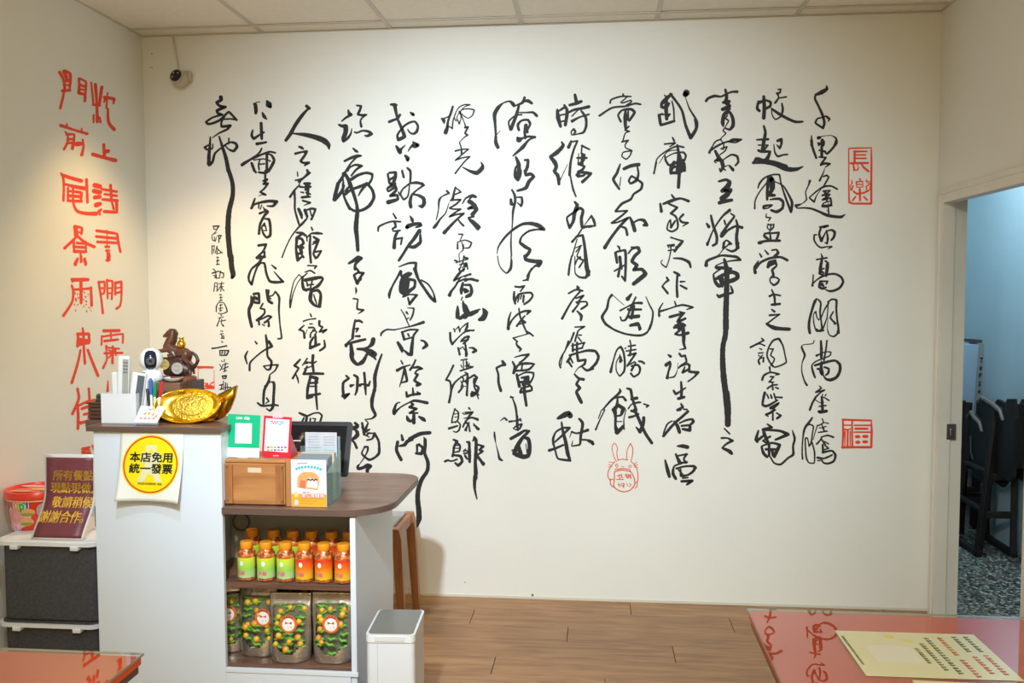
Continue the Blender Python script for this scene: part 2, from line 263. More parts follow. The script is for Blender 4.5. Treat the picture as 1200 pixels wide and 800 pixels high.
# ------------------------------------------------------------------ brush strokes of the painted writing
BLACK = '''
@235,100,8
#a1
190,110,34 195,135,30 152,160,26 175,190,24 232,203,28 155,238,28 160,258,24 205,275,20 110,303,18 52,345,22 70,362,22 170,332,22 265,250,22 340,325,20
215,318,14 290,315,16 335,322,18
228,285,18 195,350,20 198,385,24 280,378,26 255,408,22 180,445,16 110,492,8
#a2
92,485,14 88,560,22 80,650,30 78,735,36
72,560,14 40,582,24 62,602,18 110,592,16 116,550,10
82,745,30 110,720,26 135,640,20 190,590,16 280,533,18 330,545,26 342,575,28 310,615,26 265,600,14 228,560,12
266,498,16 264,550,12
175,480,16 200,560,24 238,680,34 262,800,38
#a3
500,175,16 522,162,10 556,154,8
515,185,34 520,240,34 518,260,26
625,150,24 640,180,56 655,200,30
580,255,14 597,292,34 618,315,16
#a4
490,420,16 480,470,26 500,500,24 550,470,14
568,355,28 572,440,28 574,500,24
500,490,10 595,440,18
530,548,30 580,540,22 615,533,20
#a5
574,590,14 560,620,20 530,650,14 390,745,30
400,730,20 500,680,22 600,638,20 650,622,18 700,632,18
600,640,14 660,650,18 690,700,26 665,760,28 640,800,24
622,650,24 622,800,24
480,730,26 505,800,26
500,700,12 600,690,12 655,710,14
545,740,14 600,735,14
560,690,12 545,740,16 550,790,16
@235,200,8
#a5
505,0,24 520,16,20
640,0,30 610,20,24 545,14,18
610,0,22 606,70,20
#a6
585,95,16 625,80,20 590,125,20 630,120,24 600,165,18 560,200,18 610,225,20 570,225,8 545,238,6
#a7
510,260,14 500,290,22 478,350,20
478,350,26 500,320,18 640,285,28 715,290,30 680,330,24 625,330,12
548,310,14 545,350,14
575,320,10 560,360,12
590,340,10 600,380,16 555,400,22
600,360,16 625,385,34 600,420,24 560,500,24 548,590,24
600,450,14 640,455,26 655,530,24 650,610,26 620,625,22 590,590,20 575,530,14 600,490,14 620,560,12 590,560,10
600,490,12 595,520,12
#a8
545,700,26 615,690,22 590,750,20 540,800,20
600,760,20 600,800,22
#a2
266,0,36 300,120,38 303,220,38 268,380,46 258,560,48 278,800,48
@235,300,8
#a8
530,15,30 570,10,34 605,8,20
575,20,22 550,60,24 480,120,18 452,190,22 455,230,20 480,265,24 500,190,18 540,90,18 575,62,16 595,65,22 620,170,22 650,235,24 700,245,26 775,240,22 750,215,20 690,145,10
665,82,10 705,115,22
#a9
475,375,16 480,440,34 455,500,28 458,560,30 480,660,26
500,355,26 545,350,24 550,440,22 500,430,24 500,380,20 530,400,30
620,320,24 630,380,28 640,420,28 670,440,26
640,320,18 635,380,16 680,365,14 700,330,14 735,380,22 735,500,18 745,640,14 758,770,18 725,775,14
640,390,14 660,400,14
585,445,16 560,490,16 600,500,18 600,535,18 530,600,26 570,590,14 640,560,20 665,570,18 600,625,18
545,590,18 550,640,20
600,620,18 640,610,14 640,655,24
600,650,12 580,640,12
#a2
285,0,48 292,100,46 305,180,44 296,200,30
#a10
612,740,18 622,800,26
515,800,10 518,796,6
@235,400,8
#a10
512,0,12 528,20,18
640,0,26 668,45,26 600,80,16 500,160,14 465,200,18 460,270,20
442,90,12 420,140,22 438,210,12
622,0,24 625,60,20 630,140,20 665,190,24 650,260,20 625,265,16 590,230,12 680,220,14 725,220,20 700,270,14 650,310,10
#a11
650,310,12 640,370,24 600,450,24 590,540,24 590,600,18
600,420,14 660,378,12 685,385,26 685,520,24 675,620,28 650,650,18 620,630,12
535,575,16 570,600,22 700,595,18 728,600,16
620,530,16 640,560,16 610,580,10
@235,200,8
#b1
120,520,12 172,518,14 150,550,10 125,545,10 120,520,8
155,555,6 125,590,8
150,580,6 108,605,8 115,650,10 140,660,8 150,620,6
130,620,8 135,650,8
160,610,10 195,605,12 180,640,8
172,610,10 172,672,10
#b2
108,700,8 108,780,10
130,700,8 125,770,8
105,710,8 130,700,8
110,740,6 125,740,6
155,710,12 140,770,8
150,720,8 190,760,10 205,770,10
165,740,8 150,780,8 190,770,8
@235,300,8
#b3
155,10,12 170,12,8
160,20,8 158,75,10
150,45,10 175,40,10
150,80,10 178,75,10
#b4
120,120,10 135,135,10
110,160,14 175,140,10
140,140,10 150,210,10
120,180,8 150,180,8 130,200,8 165,205,8
180,150,10 215,160,12 215,200,10 195,200,8
190,140,8 175,210,10
#b5
135,250,8 125,330,10
135,250,8 158,250,8 155,330,10
132,285,6 155,285,6
175,260,10 220,255,8
200,240,8 190,330,10
180,290,8 215,285,8
195,270,6 165,320,8
195,290,6 220,325,10
#b6
178,360,10 200,362,8
190,375,8 192,415,8
180,390,8 205,385,8
175,420,10 205,412,8
#b7
165,440,8 150,470,12 148,520,10
170,435,8 215,435,8 240,480,12 250,520,12 200,540,8 165,535,8
180,460,8 205,455,8
190,450,8 185,520,8
170,490,8 210,485,8
175,505,6 200,510,8
#b8
190,550,10 200,560,8
170,580,8 215,570,8
185,575,8 155,655,12
185,610,8 235,600,10
200,590,8 195,630,8
195,630,8 215,655,14
#b9
190,700,8 210,705,8
185,730,8 212,725,8
195,735,10 205,750,10 195,770,10 220,770,12 215,745,8
@235,400,8
#b9
200,0,12 208,8,10
#b10
110,65,16 150,60,12 245,40,14
#b11
180,85,10 185,130,12
180,85,12 265,85,12 245,125,16 185,130,10
205,90,8 200,120,8
230,90,8 225,120,8
190,105,6 240,105,6
#b12
195,180,8 205,190,8
225,170,10 220,190,8
180,215,8 195,240,8
185,270,10 210,230,8
205,220,8 260,205,8
235,200,10 225,280,12
205,260,8 260,235,10
215,285,8 245,270,8
#b13
205,325,14 240,322,18 235,345,14 210,345,12 205,325,8
#b14
180,410,12 215,400,10
200,410,10 195,450,10
180,450,10 215,440,10
215,370,8 215,450,8
235,385,10 235,470,12 265,470,12
225,430,8 285,430,10
250,395,8 255,450,8
@330,115,8
#c1
235,75,30 260,95,28 245,105,20 190,165,32 130,250,34 80,340,34 40,395,28
80,328,8 150,335,22 230,345,36 330,370,46 400,400,52 440,440,40 445,475,16
#c2
165,455,20 190,465,26 205,478,14
130,520,24 190,505,18 235,500,26 215,540,24 180,590,24 200,605,22 255,605,26 215,632,14
#c3
148,690,10 152,730,14
130,770,16 190,755,18 240,720,20 265,700,20
240,675,22 250,700,28 215,740,20 160,780,22
165,800,12 185,770,12
#d1
625,110,12 635,145,34 655,155,24 600,185,20 565,215,14
540,250,22 560,260,26 600,265,44 600,320,40 580,380,40 580,405,24 620,375,24 650,330,18 658,285,8
705,68,16 745,75,22 735,110,24 715,150,22 750,160,24 795,155,18 760,180,16 740,210,16 748,265,24
685,318,16 700,325,18 760,305,18 820,315,26 845,335,26 800,355,24 780,350,12
#d2
670,470,14 700,497,26 715,505,14
590,590,20 640,565,26 710,540,26 745,540,18 690,560,12
700,555,20 650,610,16 600,690,22 545,780,30 530,800,26
620,680,20 640,650,14 690,625,20 750,635,26 700,670,20 655,725,18
590,700,28 630,770,34 640,800,34
655,760,30 720,720,26 800,700,24 850,715,26 845,760,20 820,800,24
570,700,10 580,800,18
@330,215,8
#d2
530,0,34 510,80,34 495,150,36
500,150,34 560,80,30 585,20,22
575,0,20 580,100,18 610,180,24 640,235,30
640,0,40 680,110,30 705,200,28 712,260,36
595,100,28 650,60,24 730,30,28 800,5,24 850,60,26 865,130,30 820,210,30 750,250,26 680,255,24 640,230,20
800,0,30 745,70,22 720,115,10
600,70,24 640,20,20
712,260,36 702,350,40 698,420,42 708,520,36 715,625,30
#d3
630,748,20 680,720,34 720,695,40 750,700,26 690,760,24 690,800,30
#c3
215,0,24 265,0,24
230,20,24 225,60,20
170,30,20 215,35,16 270,30,22
180,80,12 205,85,16
235,85,24 270,100,16
190,130,22 230,125,24 268,125,16
200,160,20 270,180,18 210,205,8
250,0,30 245,120,20
170,10,12 120,65,20 80,125,22
120,70,22 125,150,20 125,240,18 145,320,20 165,385,18
160,240,28 185,295,30 190,325,18
220,250,30 240,310,24
220,255,14 280,235,22 318,240,20 300,290,20 280,335,22
240,325,14 200,370,24 160,410,16 90,500,12 40,600,12 5,690,14
265,240,12 280,300,14
#c4
140,460,16 190,465,28 230,490,20
190,475,18 145,510,30 140,560,26 135,600,20 150,700,34
145,510,24 190,520,24 205,560,26 170,590,24
140,590,30 200,600,28
180,620,34 190,650,26 150,660,24
185,660,16 205,690,22
150,720,26 185,690,20
280,410,14 290,435,18
235,500,14 240,540,12
245,500,14 275,470,14 330,465,26 380,470,16
270,490,18 265,600,26 275,740,22
300,500,20 345,530,28 300,550,16
290,570,14 345,540,20 320,600,22 300,660,20 320,700,22
320,640,20 375,630,14 335,690,24
#c5
245,768,14 330,772,14 310,795,16
@330,315,8
#d3
705,0,22 725,25,18
720,35,22 770,38,20 745,70,24 710,135,30 690,90,24 680,60,24 720,30,16
745,60,16 740,100,24
695,175,12 700,205,20 695,232,8
#d4
672,278,14 715,285,14 708,340,16 710,375,20 768,385,20 735,410,12 715,420,6
#d5
690,478,16 675,560,24 665,650,26
690,490,20 730,485,24 755,500,20
690,560,14 715,560,24 700,590,14
690,630,14 730,630,24
600,710,22 660,690,24 720,675,26 785,660,22
605,720,30 620,690,16 655,660,14
650,700,26 660,800,44
860,660,40 850,700,40 810,735,22 780,740,12
710,750,20 780,755,34 830,780,60 870,800,50
#c5
160,55,10 190,75,12 150,130,8 110,230,10 90,310,14 80,360,18
165,52,8 120,110,10 95,200,12 78,300,14 80,360,14
220,30,12 270,15,16 310,40,16
190,85,16 240,40,12
200,70,14 195,120,24 210,190,30 235,205,18
220,105,30 300,90,34 370,80,28 390,90,16 340,160,30 300,180,20
230,100,14 245,160,16
290,100,14 270,180,16
240,150,16 300,145,14
225,195,26 300,185,20
280,200,34 270,290,34 310,340,26 350,355,20
285,210,20 340,200,28 365,230,24 355,350,34
300,240,12 320,300,16 330,330,10
#c6
268,420,12 280,445,16
205,490,16 250,475,12 320,465,14
265,515,14 290,515,10
210,530,14 165,570,18 205,585,18 215,645,22
240,570,8 225,610,6
255,550,18 300,550,16 315,570,14 275,600,14 270,640,18
290,570,12 330,590,12 310,620,14
355,490,24 355,530,20 385,545,16 355,590,16 420,570,20 385,600,12
300,640,18 270,690,22 268,745,20
268,740,28 355,705,22
318,620,18 320,710,28
400,670,16 405,730,22 360,765,20
@330,415,8
#d5
655,0,40 665,50,38 710,95,26 760,70,40 790,20,26 800,0,24
820,0,20 860,20,28 885,50,12
#d5
940,0,16 900,110,26 875,210,34 875,310,30 848,430,34 850,500,30 880,570,26 850,600,16 780,610,8
#d6
605,200,18 630,225,22 580,265,24 575,320,26 580,380,26
575,390,30 635,370,18 590,410,24
650,295,30 680,285,10
680,195,20 710,215,26 710,280,24 705,340,24 690,380,16
735,290,30 750,280,18 815,290,26 830,250,12
775,175,24 780,230,22 785,310,26 790,378,14
#d7
690,645,26 720,665,18 650,695,28
680,700,20 715,730,26 690,770,24 650,800,14
755,645,22 775,750,26
790,620,12 810,640,12 790,700,26 800,720,18
#c7
175,48,16 150,75,22 120,105,22 160,130,18 130,180,18 105,225,20
135,190,14 150,225,18 160,270,10
195,105,10 240,40,16
210,90,10 245,80,16
295,10,26 290,80,26 300,160,22
225,70,12 300,80,20 330,65,10
215,135,12 290,110,12
240,110,14 220,160,22 205,185,20 300,180,26 390,182,22
270,210,30 335,225,26 320,280,20
270,215,24 245,320,26 240,400,22
250,270,18 335,265,22
270,300,14 330,300,14
320,240,24 325,400,22 335,515,16
240,390,26 360,370,22
240,410,24 290,400,16
#c8
165,548,16 200,565,24 235,580,24 205,690,24 190,700,20
210,595,16 170,670,20 150,690,20
250,575,18 310,550,14 355,550,16 378,575,18 365,620,20 350,705,22
290,600,12 320,605,12 295,650,14 280,670,18 320,655,16 290,700,24
270,600,14 265,680,18
@330,500,10
#d7
810,20,26 860,20,34 900,0,20
865,40,14 890,90,46 870,125,34 815,150,22 850,180,26 880,245,30
945,0,26 975,60,30 1030,30,20
1030,70,20 990,100,20 1030,120,12
1010,75,24 1070,75,16 1090,80,36 1060,140,22 1000,155,20
1090,80,30 1135,160,26 1145,250,30 1140,310,34 1090,360,26 1030,385,28 980,355,26 940,310,22 960,260,16 975,235,26 1010,235,24 1010,270,24 985,330,16 940,400,12 905,450,10
#d8
905,445,20 890,470,30 900,490,36 960,475,36 1010,450,44 1045,460,36 1005,500,40 1005,535,38
@445,115,8
#e1
105,60,20 130,60,26 155,65,24
140,65,38 155,140,26 170,200,22 200,270,28 230,360,36 175,390,30 165,350,20 195,300,18 230,260,20 290,225,20 330,220,20 358,260,22 345,315,26 315,335,20 280,320,16 262,292,10
88,222,24 130,205,24 170,190,22 190,155,22
285,132,10 308,150,32 315,155,26
#e2
155,450,20 175,480,36 190,505,40 200,480,22 240,440,8
265,500,8 300,450,22 330,440,56 355,440,36 310,410,14
240,540,24 262,565,38 262,580,30
#e3
75,710,18 90,790,24
90,700,20 150,695,24 145,740,34 130,790,30
100,760,24 130,740,18
210,680,20 225,740,22
260,655,20 285,680,24 285,800,18
285,795,10 340,785,14 405,800,18
#f1
580,190,16 600,210,34 605,235,14
600,190,14 640,175,12 665,150,12
685,80,20 670,130,22 640,220,20 630,300,30 620,330,24 605,325,16 615,290,10 650,265,12 680,285,14 690,200,12 710,150,8
710,210,10 700,180,10 740,90,10 790,62,12 845,62,14 800,80,8 760,120,8 760,200,8 745,240,16 730,200,8 720,215,8 730,160,8 770,110,10 830,100,12 885,110,14 870,160,12 830,188,10 780,160,10 745,125,14 790,220,10 805,265,14
800,275,20 830,270,16 800,330,18 825,345,16 790,370,10 750,410,8
#f2
748,415,12 765,470,14 768,520,22
710,495,18 770,480,14 830,478,14
830,480,14 770,530,14 710,582,14 770,560,14 845,548,14 800,590,14 750,650,14 708,705,16
775,645,8 850,685,26 910,700,40 960,655,40 965,630,26 948,598,8
@430,215,8
#e3
215,0,24 260,5,34 190,50,20 200,75,16 240,50,24 270,30,26 275,60,26 220,115,26 285,110,24 290,145,26 200,175,40
295,80,14 310,110,14
400,0,16 330,60,16 315,100,18 345,150,18 380,125,16 395,60,14 400,0,12
405,0,14 480,0,14 535,15,20 470,60,16 420,110,22 405,180,34 412,220,30
420,100,14 480,110,24 530,140,34 535,190,36 515,215,34 490,210,18
#e4
245,280,12 272,325,20
105,445,16 108,410,20 180,370,16 240,355,18 315,358,16
260,360,24 270,405,22 240,425,18 245,445,14 310,440,18
290,445,24 265,500,26 255,600,34
270,520,18 330,510,20 318,570,16
405,305,12 425,340,32 430,360,20
375,410,34 385,400,40 500,375,24 505,390,30 460,410,16
490,440,30 440,520,34 390,580,26 340,660,24 300,720,24
500,480,20 500,550,30 440,595,34 395,590,26
500,435,20 500,460,20
#e5
300,780,10 400,745,20 460,745,24 455,800,26
#f3
750,70,20 770,90,18 700,125,12 680,150,22 670,250,12 650,340,10
770,180,6 735,280,12 690,330,16 640,400,30 625,415,20
830,35,16 815,90,20 800,150,26 785,160,16
830,40,14 860,60,14 880,80,16 820,105,14
800,155,18 880,150,16 840,190,18 775,230,16 800,238,16 880,240,16 830,270,16 775,310,18 840,290,16 910,280,18 850,330,20 790,390,26 725,460,34
850,330,14 880,370,18 905,395,20
#f3
895,190,10 925,140,16 980,115,22 1020,125,22
985,120,20 960,150,14 1000,180,16 1010,200,24 950,235,24 1000,230,20 1025,250,34 980,290,22 1000,310,20 950,320,16 970,350,22 1010,390,26 1040,425,30
1010,200,34 1030,240,30
#f4
860,475,14 900,475,12 870,540,8
850,560,14 850,610,18
850,550,10 920,530,12 980,555,16 960,600,16 920,605,10
890,550,10 900,625,12 870,650,6 862,680,6
905,570,8 910,610,10
#f5
825,720,18 850,730,14 845,745,10
862,660,8 870,740,10
910,680,16 900,740,12
830,740,8 940,710,14
895,740,12 870,800,12
870,760,12 935,745,14 945,800,14
890,790,8 920,770,8
@430,315,8
#e5
315,20,22 290,70,20 240,160,18 210,240,28 210,270,18
320,25,24 320,60,22
390,40,28 345,60,20 325,120,38 320,210,36 350,240,24
330,75,26 410,45,30
400,60,24 360,80,30 360,240,42
350,90,30 450,110,24 445,170,26 400,205,34 360,240,34
390,100,30 375,180,36
340,260,20 400,240,14 470,245,20 430,290,26 400,330,24 385,270,16
450,0,36 480,90,24 550,200,26 610,280,28 640,305,26 625,230,14 570,140,16 510,105,16
#e6
318,380,8 350,430,14 385,510,12 395,530,10
380,365,8 440,370,16 430,430,18 405,480,14
370,405,20 385,425,12
375,470,14 395,455,8
130,625,14 135,605,20 180,570,16 260,570,14 330,555,10 420,535,16 530,500,28
330,590,20 350,660,26
325,595,16 400,570,18 480,570,16 440,620,20 425,700,30 415,800,36
385,610,18 395,630,16
355,660,16 430,640,16
290,690,26 325,750,38 330,775,20
345,760,14 390,800,30
510,670,18 540,680,20 560,715,34 525,745,20
#f5
865,0,20 870,20,14 900,15,24 910,0,24
880,25,24 840,75,26 815,110,18 900,70,12 970,50,22
880,75,14 830,160,18 785,220,24 775,245,34
840,130,14 920,95,18 1040,110,22
900,130,20 885,200,34 885,230,22
900,150,16 970,150,20 975,230,26 930,258,22
920,185,16 950,205,18 920,220,20 910,190,20
895,265,12 885,290,12
#f6
900,320,20 915,350,44 925,390,50
850,350,16 850,400,34 850,450,40
870,465,28 930,430,44 980,420,40 1040,400,16
900,300,12 910,340,24
#f7
815,560,14 825,590,12
830,570,8 860,540,14 870,590,12 880,560,10 940,510,16 945,540,16 910,600,14
1000,578,16 940,575,12 870,630,12 800,705,22 785,670,22 780,600,22
945,630,18 890,665,16 880,680,14 950,660,16 905,700,18
910,640,10 960,640,14 910,690,14
920,690,14 935,800,26
855,740,18 870,800,20
870,750,12 900,730,10 915,760,10
985,740,14 1020,760,26 1000,785,16
@430,415,8
#e6
390,5,18 410,5,24
#f7
865,0,14 870,8,12
930,0,18 932,15,14
#e7
320,60,14 335,90,16
285,150,30 340,120,20 405,100,12
350,120,24 365,190,24 375,250,22 330,265,14
350,140,18 330,230,18 305,305,8
455,55,18 440,90,18 405,145,22
420,130,12 480,120,26 520,135,16 470,150,16 450,180,16 475,190,24 445,245,24 500,280,26 470,290,30
#e8
370,355,20 375,395,24 420,380,22 495,370,26 470,350,12
430,315,14 435,380,24
310,450,10 280,460,16 255,530,34 255,555,30 310,500,14 400,450,14 440,435,24 565,455,28
410,450,18 435,470,20 400,495,24 465,510,22 400,550,20 475,550,16
440,550,26 440,640,34
375,580,16 385,610,34 410,630,20 440,590,14
490,585,20 530,610,36 545,622,20
#e9
325,755,16 335,800,30
400,795,34 500,745,36 590,735,30
535,780,14 545,800,14
#f8
880,55,12 940,45,12
905,60,10 905,140,12
930,55,10 935,130,12
880,100,10 890,120,12
960,90,10 950,110,10
875,155,16 990,120,16
810,105,20 780,170,18 740,240,16
745,240,20 775,250,18 790,330,20 770,450,22
790,330,24 820,270,18 890,210,14 945,182,16
880,210,14 905,225,14 880,310,10
860,355,20 900,300,14 880,250,10
900,250,14 935,260,16 938,385,20
930,270,12 940,200,12
900,300,8 930,300,8
940,240,10 1000,195,16 1030,215,22
1030,220,20 1005,300,16 1035,360,20 985,390,24 975,370,18 1040,350,20
#f9
825,510,14 800,600,14 795,640,14
825,515,12 855,540,16 850,620,16 830,640,12
820,560,10 850,555,8
825,590,10 845,585,8
795,640,14 850,630,12 875,660,16 860,715,16 835,730,14 810,720,10
770,695,22 850,670,16
960,500,12 970,520,10
900,550,14 905,560,10 990,545,14
990,550,12 930,620,14 900,680,16
910,600,10 980,590,12 1040,605,16
910,650,14 960,640,12
930,715,18 945,650,10
955,650,12 965,720,16
1000,650,12 1035,700,20
@450,515,7.477
#e9
120,20,26 110,90,28 150,175,28
135,55,16 180,45,30 205,15,30 250,0,20
290,50,24 310,40,20
300,40,14 340,70,28 330,120,30 280,120,20
290,60,20 290,120,18
360,0,28 360,70,28 355,110,26 385,200,30 380,270,32 330,350,34 300,440,38 295,520,40 305,620,44 305,700,44 285,755,26
#f10
610,0,18 640,15,24 615,60,22 605,130,18 600,145,20
630,20,16 665,50,18 660,100,16 620,110,12
625,75,10 660,75,10
620,50,10 650,50,10
600,135,18 670,145,24 685,190,24 650,225,26 625,205,18
535,190,20 560,180,18 590,188,14 640,172,16
700,100,18 715,80,8
700,120,16 720,120,16 745,100,12
745,20,20 750,100,24 750,190,24
775,10,10 800,0,14
805,0,22 805,120,28 800,200,28 805,290,34 795,350,32 795,430,22 815,520,10
830,45,16 870,60,22 835,90,18 865,100,20 825,130,16
820,140,18 870,215,28
@575,105,8
#g1
220,150,30 205,130,34 180,110,18 120,125,12 70,170,34 38,230,36 42,320,24 48,420,20 50,500,34 68,540,32
90,385,6 58,420,8
318,75,24 300,120,26 240,148,16
300,110,20 350,105,30 385,128,24
265,150,20 240,240,30 190,370,34
250,215,12 330,215,14 400,215,22 432,245,26
180,370,16 170,300,16 240,240,14 290,235,16
265,380,22 255,330,26 290,290,18 350,285,24 370,320,24 350,370,16
325,330,22 320,400,26 325,455,22
335,330,24 345,400,22
250,450,20 265,470,50 300,455,20 350,440,20 415,445,24
415,445,20 360,470,18 300,540,34 210,620,14
#g2
235,630,18 260,690,36 268,800,42
270,690,14 235,730,20 225,800,22
320,660,20 350,660,24 345,720,30 325,780,26 335,800,24
340,800,20 390,795,16
@550,200,8
#g2
430,0,26 435,60,34 455,85,30 475,40,30 480,0,26
520,0,24 530,40,28 575,30,30 605,55,26 560,100,34 530,160,34 450,188,20
#g3
400,180,18 425,230,24 430,280,24 410,380,22 405,470,14 400,550,10
390,270,24 395,310,34 425,320,20
430,250,12 490,250,20 495,300,24 485,330,22 450,300,10
#g4
260,780,6 270,720,14 320,640,20 400,560,22 500,500,26 580,495,32 650,515,40 700,550,28 640,550,16 560,565,20 490,620,16 475,670,24 520,710,34 570,740,26 550,780,30 530,800,30
395,560,10 390,680,16 395,800,14
@545,300,8
#g4
305,0,10 320,80,10 350,130,12 390,160,14 425,120,26 435,50,20 430,0,8
560,0,30 570,30,34 660,50,36 705,55,44 690,85,40 660,90,20 610,150,10 580,220,20 540,230,10
625,110,10 590,190,30 590,228,14
#g5
470,285,18 510,290,20 555,280,18 520,330,14
460,335,18 460,400,26 470,445,20
470,420,20 500,360,18 560,345,18 620,345,20 635,370,18 600,420,20 555,450,20
505,370,18 495,430,14
530,360,14 520,400,14
550,370,20 545,430,18
#g6
430,525,10 410,590,20 405,680,30
405,660,26 440,600,16 500,540,18 560,515,20 610,515,24 580,545,16
505,490,14 515,560,18 545,640,18 580,720,16
560,560,14 510,620,18 485,655,20
530,590,12 565,620,20 500,640,12
570,700,14 610,725,18 640,748,14
600,725,12 530,745,10 450,768,14 490,800,16
@545,400,8
#g6
490,0,16 480,20,16 500,50,24 522,70,24 510,92,14
#g7
350,185,24 370,215,34 340,225,20 295,250,20 310,300,20 315,390,24 335,460,28
465,148,10 530,130,16 595,122,24 550,170,18 510,200,18
445,190,16 465,230,24 455,295,26
460,290,22 500,220,20 580,205,24 650,210,14 600,260,22 470,275,18
540,200,12 530,260,18
485,310,24 510,420,30
500,320,14 570,290,16 640,295,20 640,330,16 600,400,20
530,340,20 590,330,26 580,380,40 550,400,40
520,380,22 600,375,20
590,400,20 625,430,20 625,455,20 520,475,26 530,440,20 600,420,16
560,340,20 555,450,28 575,600,24
#g8
430,520,22 455,525,10
440,520,10 470,600,20 485,700,20 485,800,18
330,745,6 370,715,16 390,735,20
@545,460,8
#g8
415,270,20 460,265,14 520,252,18
515,240,12 525,265,14
490,220,18 495,350,20
455,335,16 480,310,12 530,295,22 510,340,18 470,345,14
430,430,28 510,385,30 560,355,22 600,360,24
590,370,24 540,420,30 490,500,40 460,570,36
440,540,14 470,540,30
545,420,20 590,430,34 605,500,36 590,590,38 550,600,40 480,580,40
500,500,34 520,570,40
570,480,8 580,560,10
275,370,14 278,410,20 290,480,6 310,560,14 325,620,26 350,635,14
@550,200,8
#f3
0,240,24 30,235,34 60,245,24
0,290,40 50,330,24 60,375,28 30,420,24
0,455,24 40,480,28 95,530,26 75,550,14
@545,300,8
#f5
0,15,20 25,22,20
#f5
0,90,34 15,80,20
0,190,20 50,165,14
0,230,22 60,212,18 115,232,22
0,270,20 50,275,20 65,330,24 50,370,22 10,385,18
0,320,30 20,330,30
#f6
0,470,40 20,540,50 0,570,40
0,560,40 60,530,30 140,498,12
170,495,20 190,530,50 170,580,52 135,595,30
#f7
0,640,12 30,625,12 0,690,12
0,710,14 85,692,12
0,760,16 40,750,12
@545,400,8
#f7
5,35,18 10,135,22
40,60,12 80,60,16 100,85,30 70,100,16
#f8
0,165,10 15,165,10
20,190,10 30,250,10
0,230,10 75,235,12
40,200,8 40,250,8
0,290,14 20,300,16 15,500,20
0,370,14 90,315,20 115,345,14 85,350,18 85,400,18 125,430,22 110,480,22 60,510,22 65,470,16 125,500,18
110,490,14 125,535,12
#f9
30,620,10 40,632,12
0,665,14 75,660,14 40,690,12 5,760,18
0,745,10 60,715,14 120,735,18
20,765,10 40,800,12
85,785,18 110,800,16
@545,460,8
#f9
0,350,18 30,290,8
30,290,10 45,360,18
85,300,14 125,340,26
#f10
15,460,16 40,470,22 35,550,20 45,650,20
0,540,14 40,550,12
0,590,20 20,620,18
75,450,10 85,415,18 100,430,24 105,520,28 95,640,26 100,800,34
125,485,14 170,500,20 135,535,18 160,555,18 130,575,14
115,605,16 175,665,28
@575,105,8
#h1
625,190,22 632,260,40 655,345,26
690,145,20 715,190,30 700,330,30
640,200,16 700,160,26
650,240,16 700,230,14
660,300,16 700,290,16
790,50,26 805,120,34
740,145,24 800,130,30 850,110,26
720,220,18 780,190,24 860,175,26 920,160,30
825,185,12 760,250,12
765,295,30 830,260,16 920,232,18
850,200,18 890,260,26 895,340,24 870,400,22 820,415,14 760,425,10 755,395,14 780,370,20 795,395,20 770,425,12
#h2
665,490,14 680,520,30 620,590,40 560,630,28 600,680,40 615,720,34 600,770,30 630,800,30
730,540,30 755,485,22
755,490,14 815,480,16 780,560,20 750,680,22 740,800,26
855,525,20 925,560,14 890,545,14
855,530,14 850,600,14
810,640,18 900,640,20
860,600,20 855,700,30
825,600,8 820,700,16
880,610,20 870,660,26 830,700,24 880,720,20 860,750,24 820,770,24 900,780,30 940,785,24
720,700,6 680,790,6
@550,200,8
#h2
790,0,20 830,50,34 840,125,26
890,0,6 865,60,8 850,90,12
940,0,14 955,90,16 975,180,20 1000,242,14
1010,40,30 1040,10,30
1020,50,30 1070,45,20 1095,20,22 1140,35,16 1110,60,24 1060,105,28
#h3
985,290,16 1010,320,34 985,400,34 975,470,30 940,535,24 915,440,18 980,390,20 1040,350,26 1065,370,26 1050,450,30 1060,530,28 1120,520,20 1180,515,18 1165,470,22 1145,420,16 1080,510,8
#h4
1055,545,14 1020,600,16 965,665,24
1000,620,18 1060,605,24 1080,700,26 1090,800,32
1010,640,10 965,800,14
980,730,8 1050,700,14 1000,760,12
1040,720,14 1010,790,12
@545,300,8
#h4
1000,0,14 980,90,20 970,175,20
1030,0,8 1030,80,14 1060,20,14 1080,10,20
1050,0,14 1070,20,20 1110,40,16 1070,105,16
1130,0,34 1140,100,40 1150,170,36 1130,200,24 1070,195,18 1035,165,12 1030,60,8
#h5
1050,280,14 1060,300,34
970,350,16 1040,315,18 1100,325,20
1080,330,18 1010,410,16 910,585,24
1040,395,16 1110,370,20 1050,440,16
1040,430,14 1140,430,16 1145,455,20 1090,495,20
1070,440,14 1010,520,22
1050,515,14 1090,560,30 1085,600,20
#h6
1030,665,14 1120,660,16 1070,690,16
1020,720,20 990,800,16
1060,700,16 1040,760,18 1030,800,16
1050,740,12 1090,740,14
1060,760,14 1090,800,14
@545,400,8
#h6
970,0,22 940,80,14 895,160,14 885,210,16 895,245,18
985,10,10 920,120,10 900,220,10
1010,20,18 1010,90,22
1000,40,16 1120,10,16 1100,50,14
1050,10,20 1050,110,22 1060,180,26
1010,80,16 1100,60,18
980,130,20 1080,100,18 1150,85,24 1200,90,22
1000,120,14 960,190,26
970,190,22 1000,235,18
990,160,18 1010,200,14
1070,180,24 1130,170,20 1120,210,24 1060,250,10 1030,290,6
1090,230,14 1140,270,24 1200,255,20
#h7
1025,305,16 1065,345,24 1110,355,28
1070,355,18 1045,400,26 1075,435,30 1045,470,26 1070,530,34 1090,570,30
@545,460,8
#h8
870,240,24 930,210,50 970,190,40 985,215,50
905,275,14 915,350,24 945,470,34 965,580,34 980,620,24
985,635,24 870,615,18 845,540,16 825,440,24 850,370,16 920,330,20 980,330,24
970,340,24 900,410,20 820,480,12
900,280,8 905,350,8
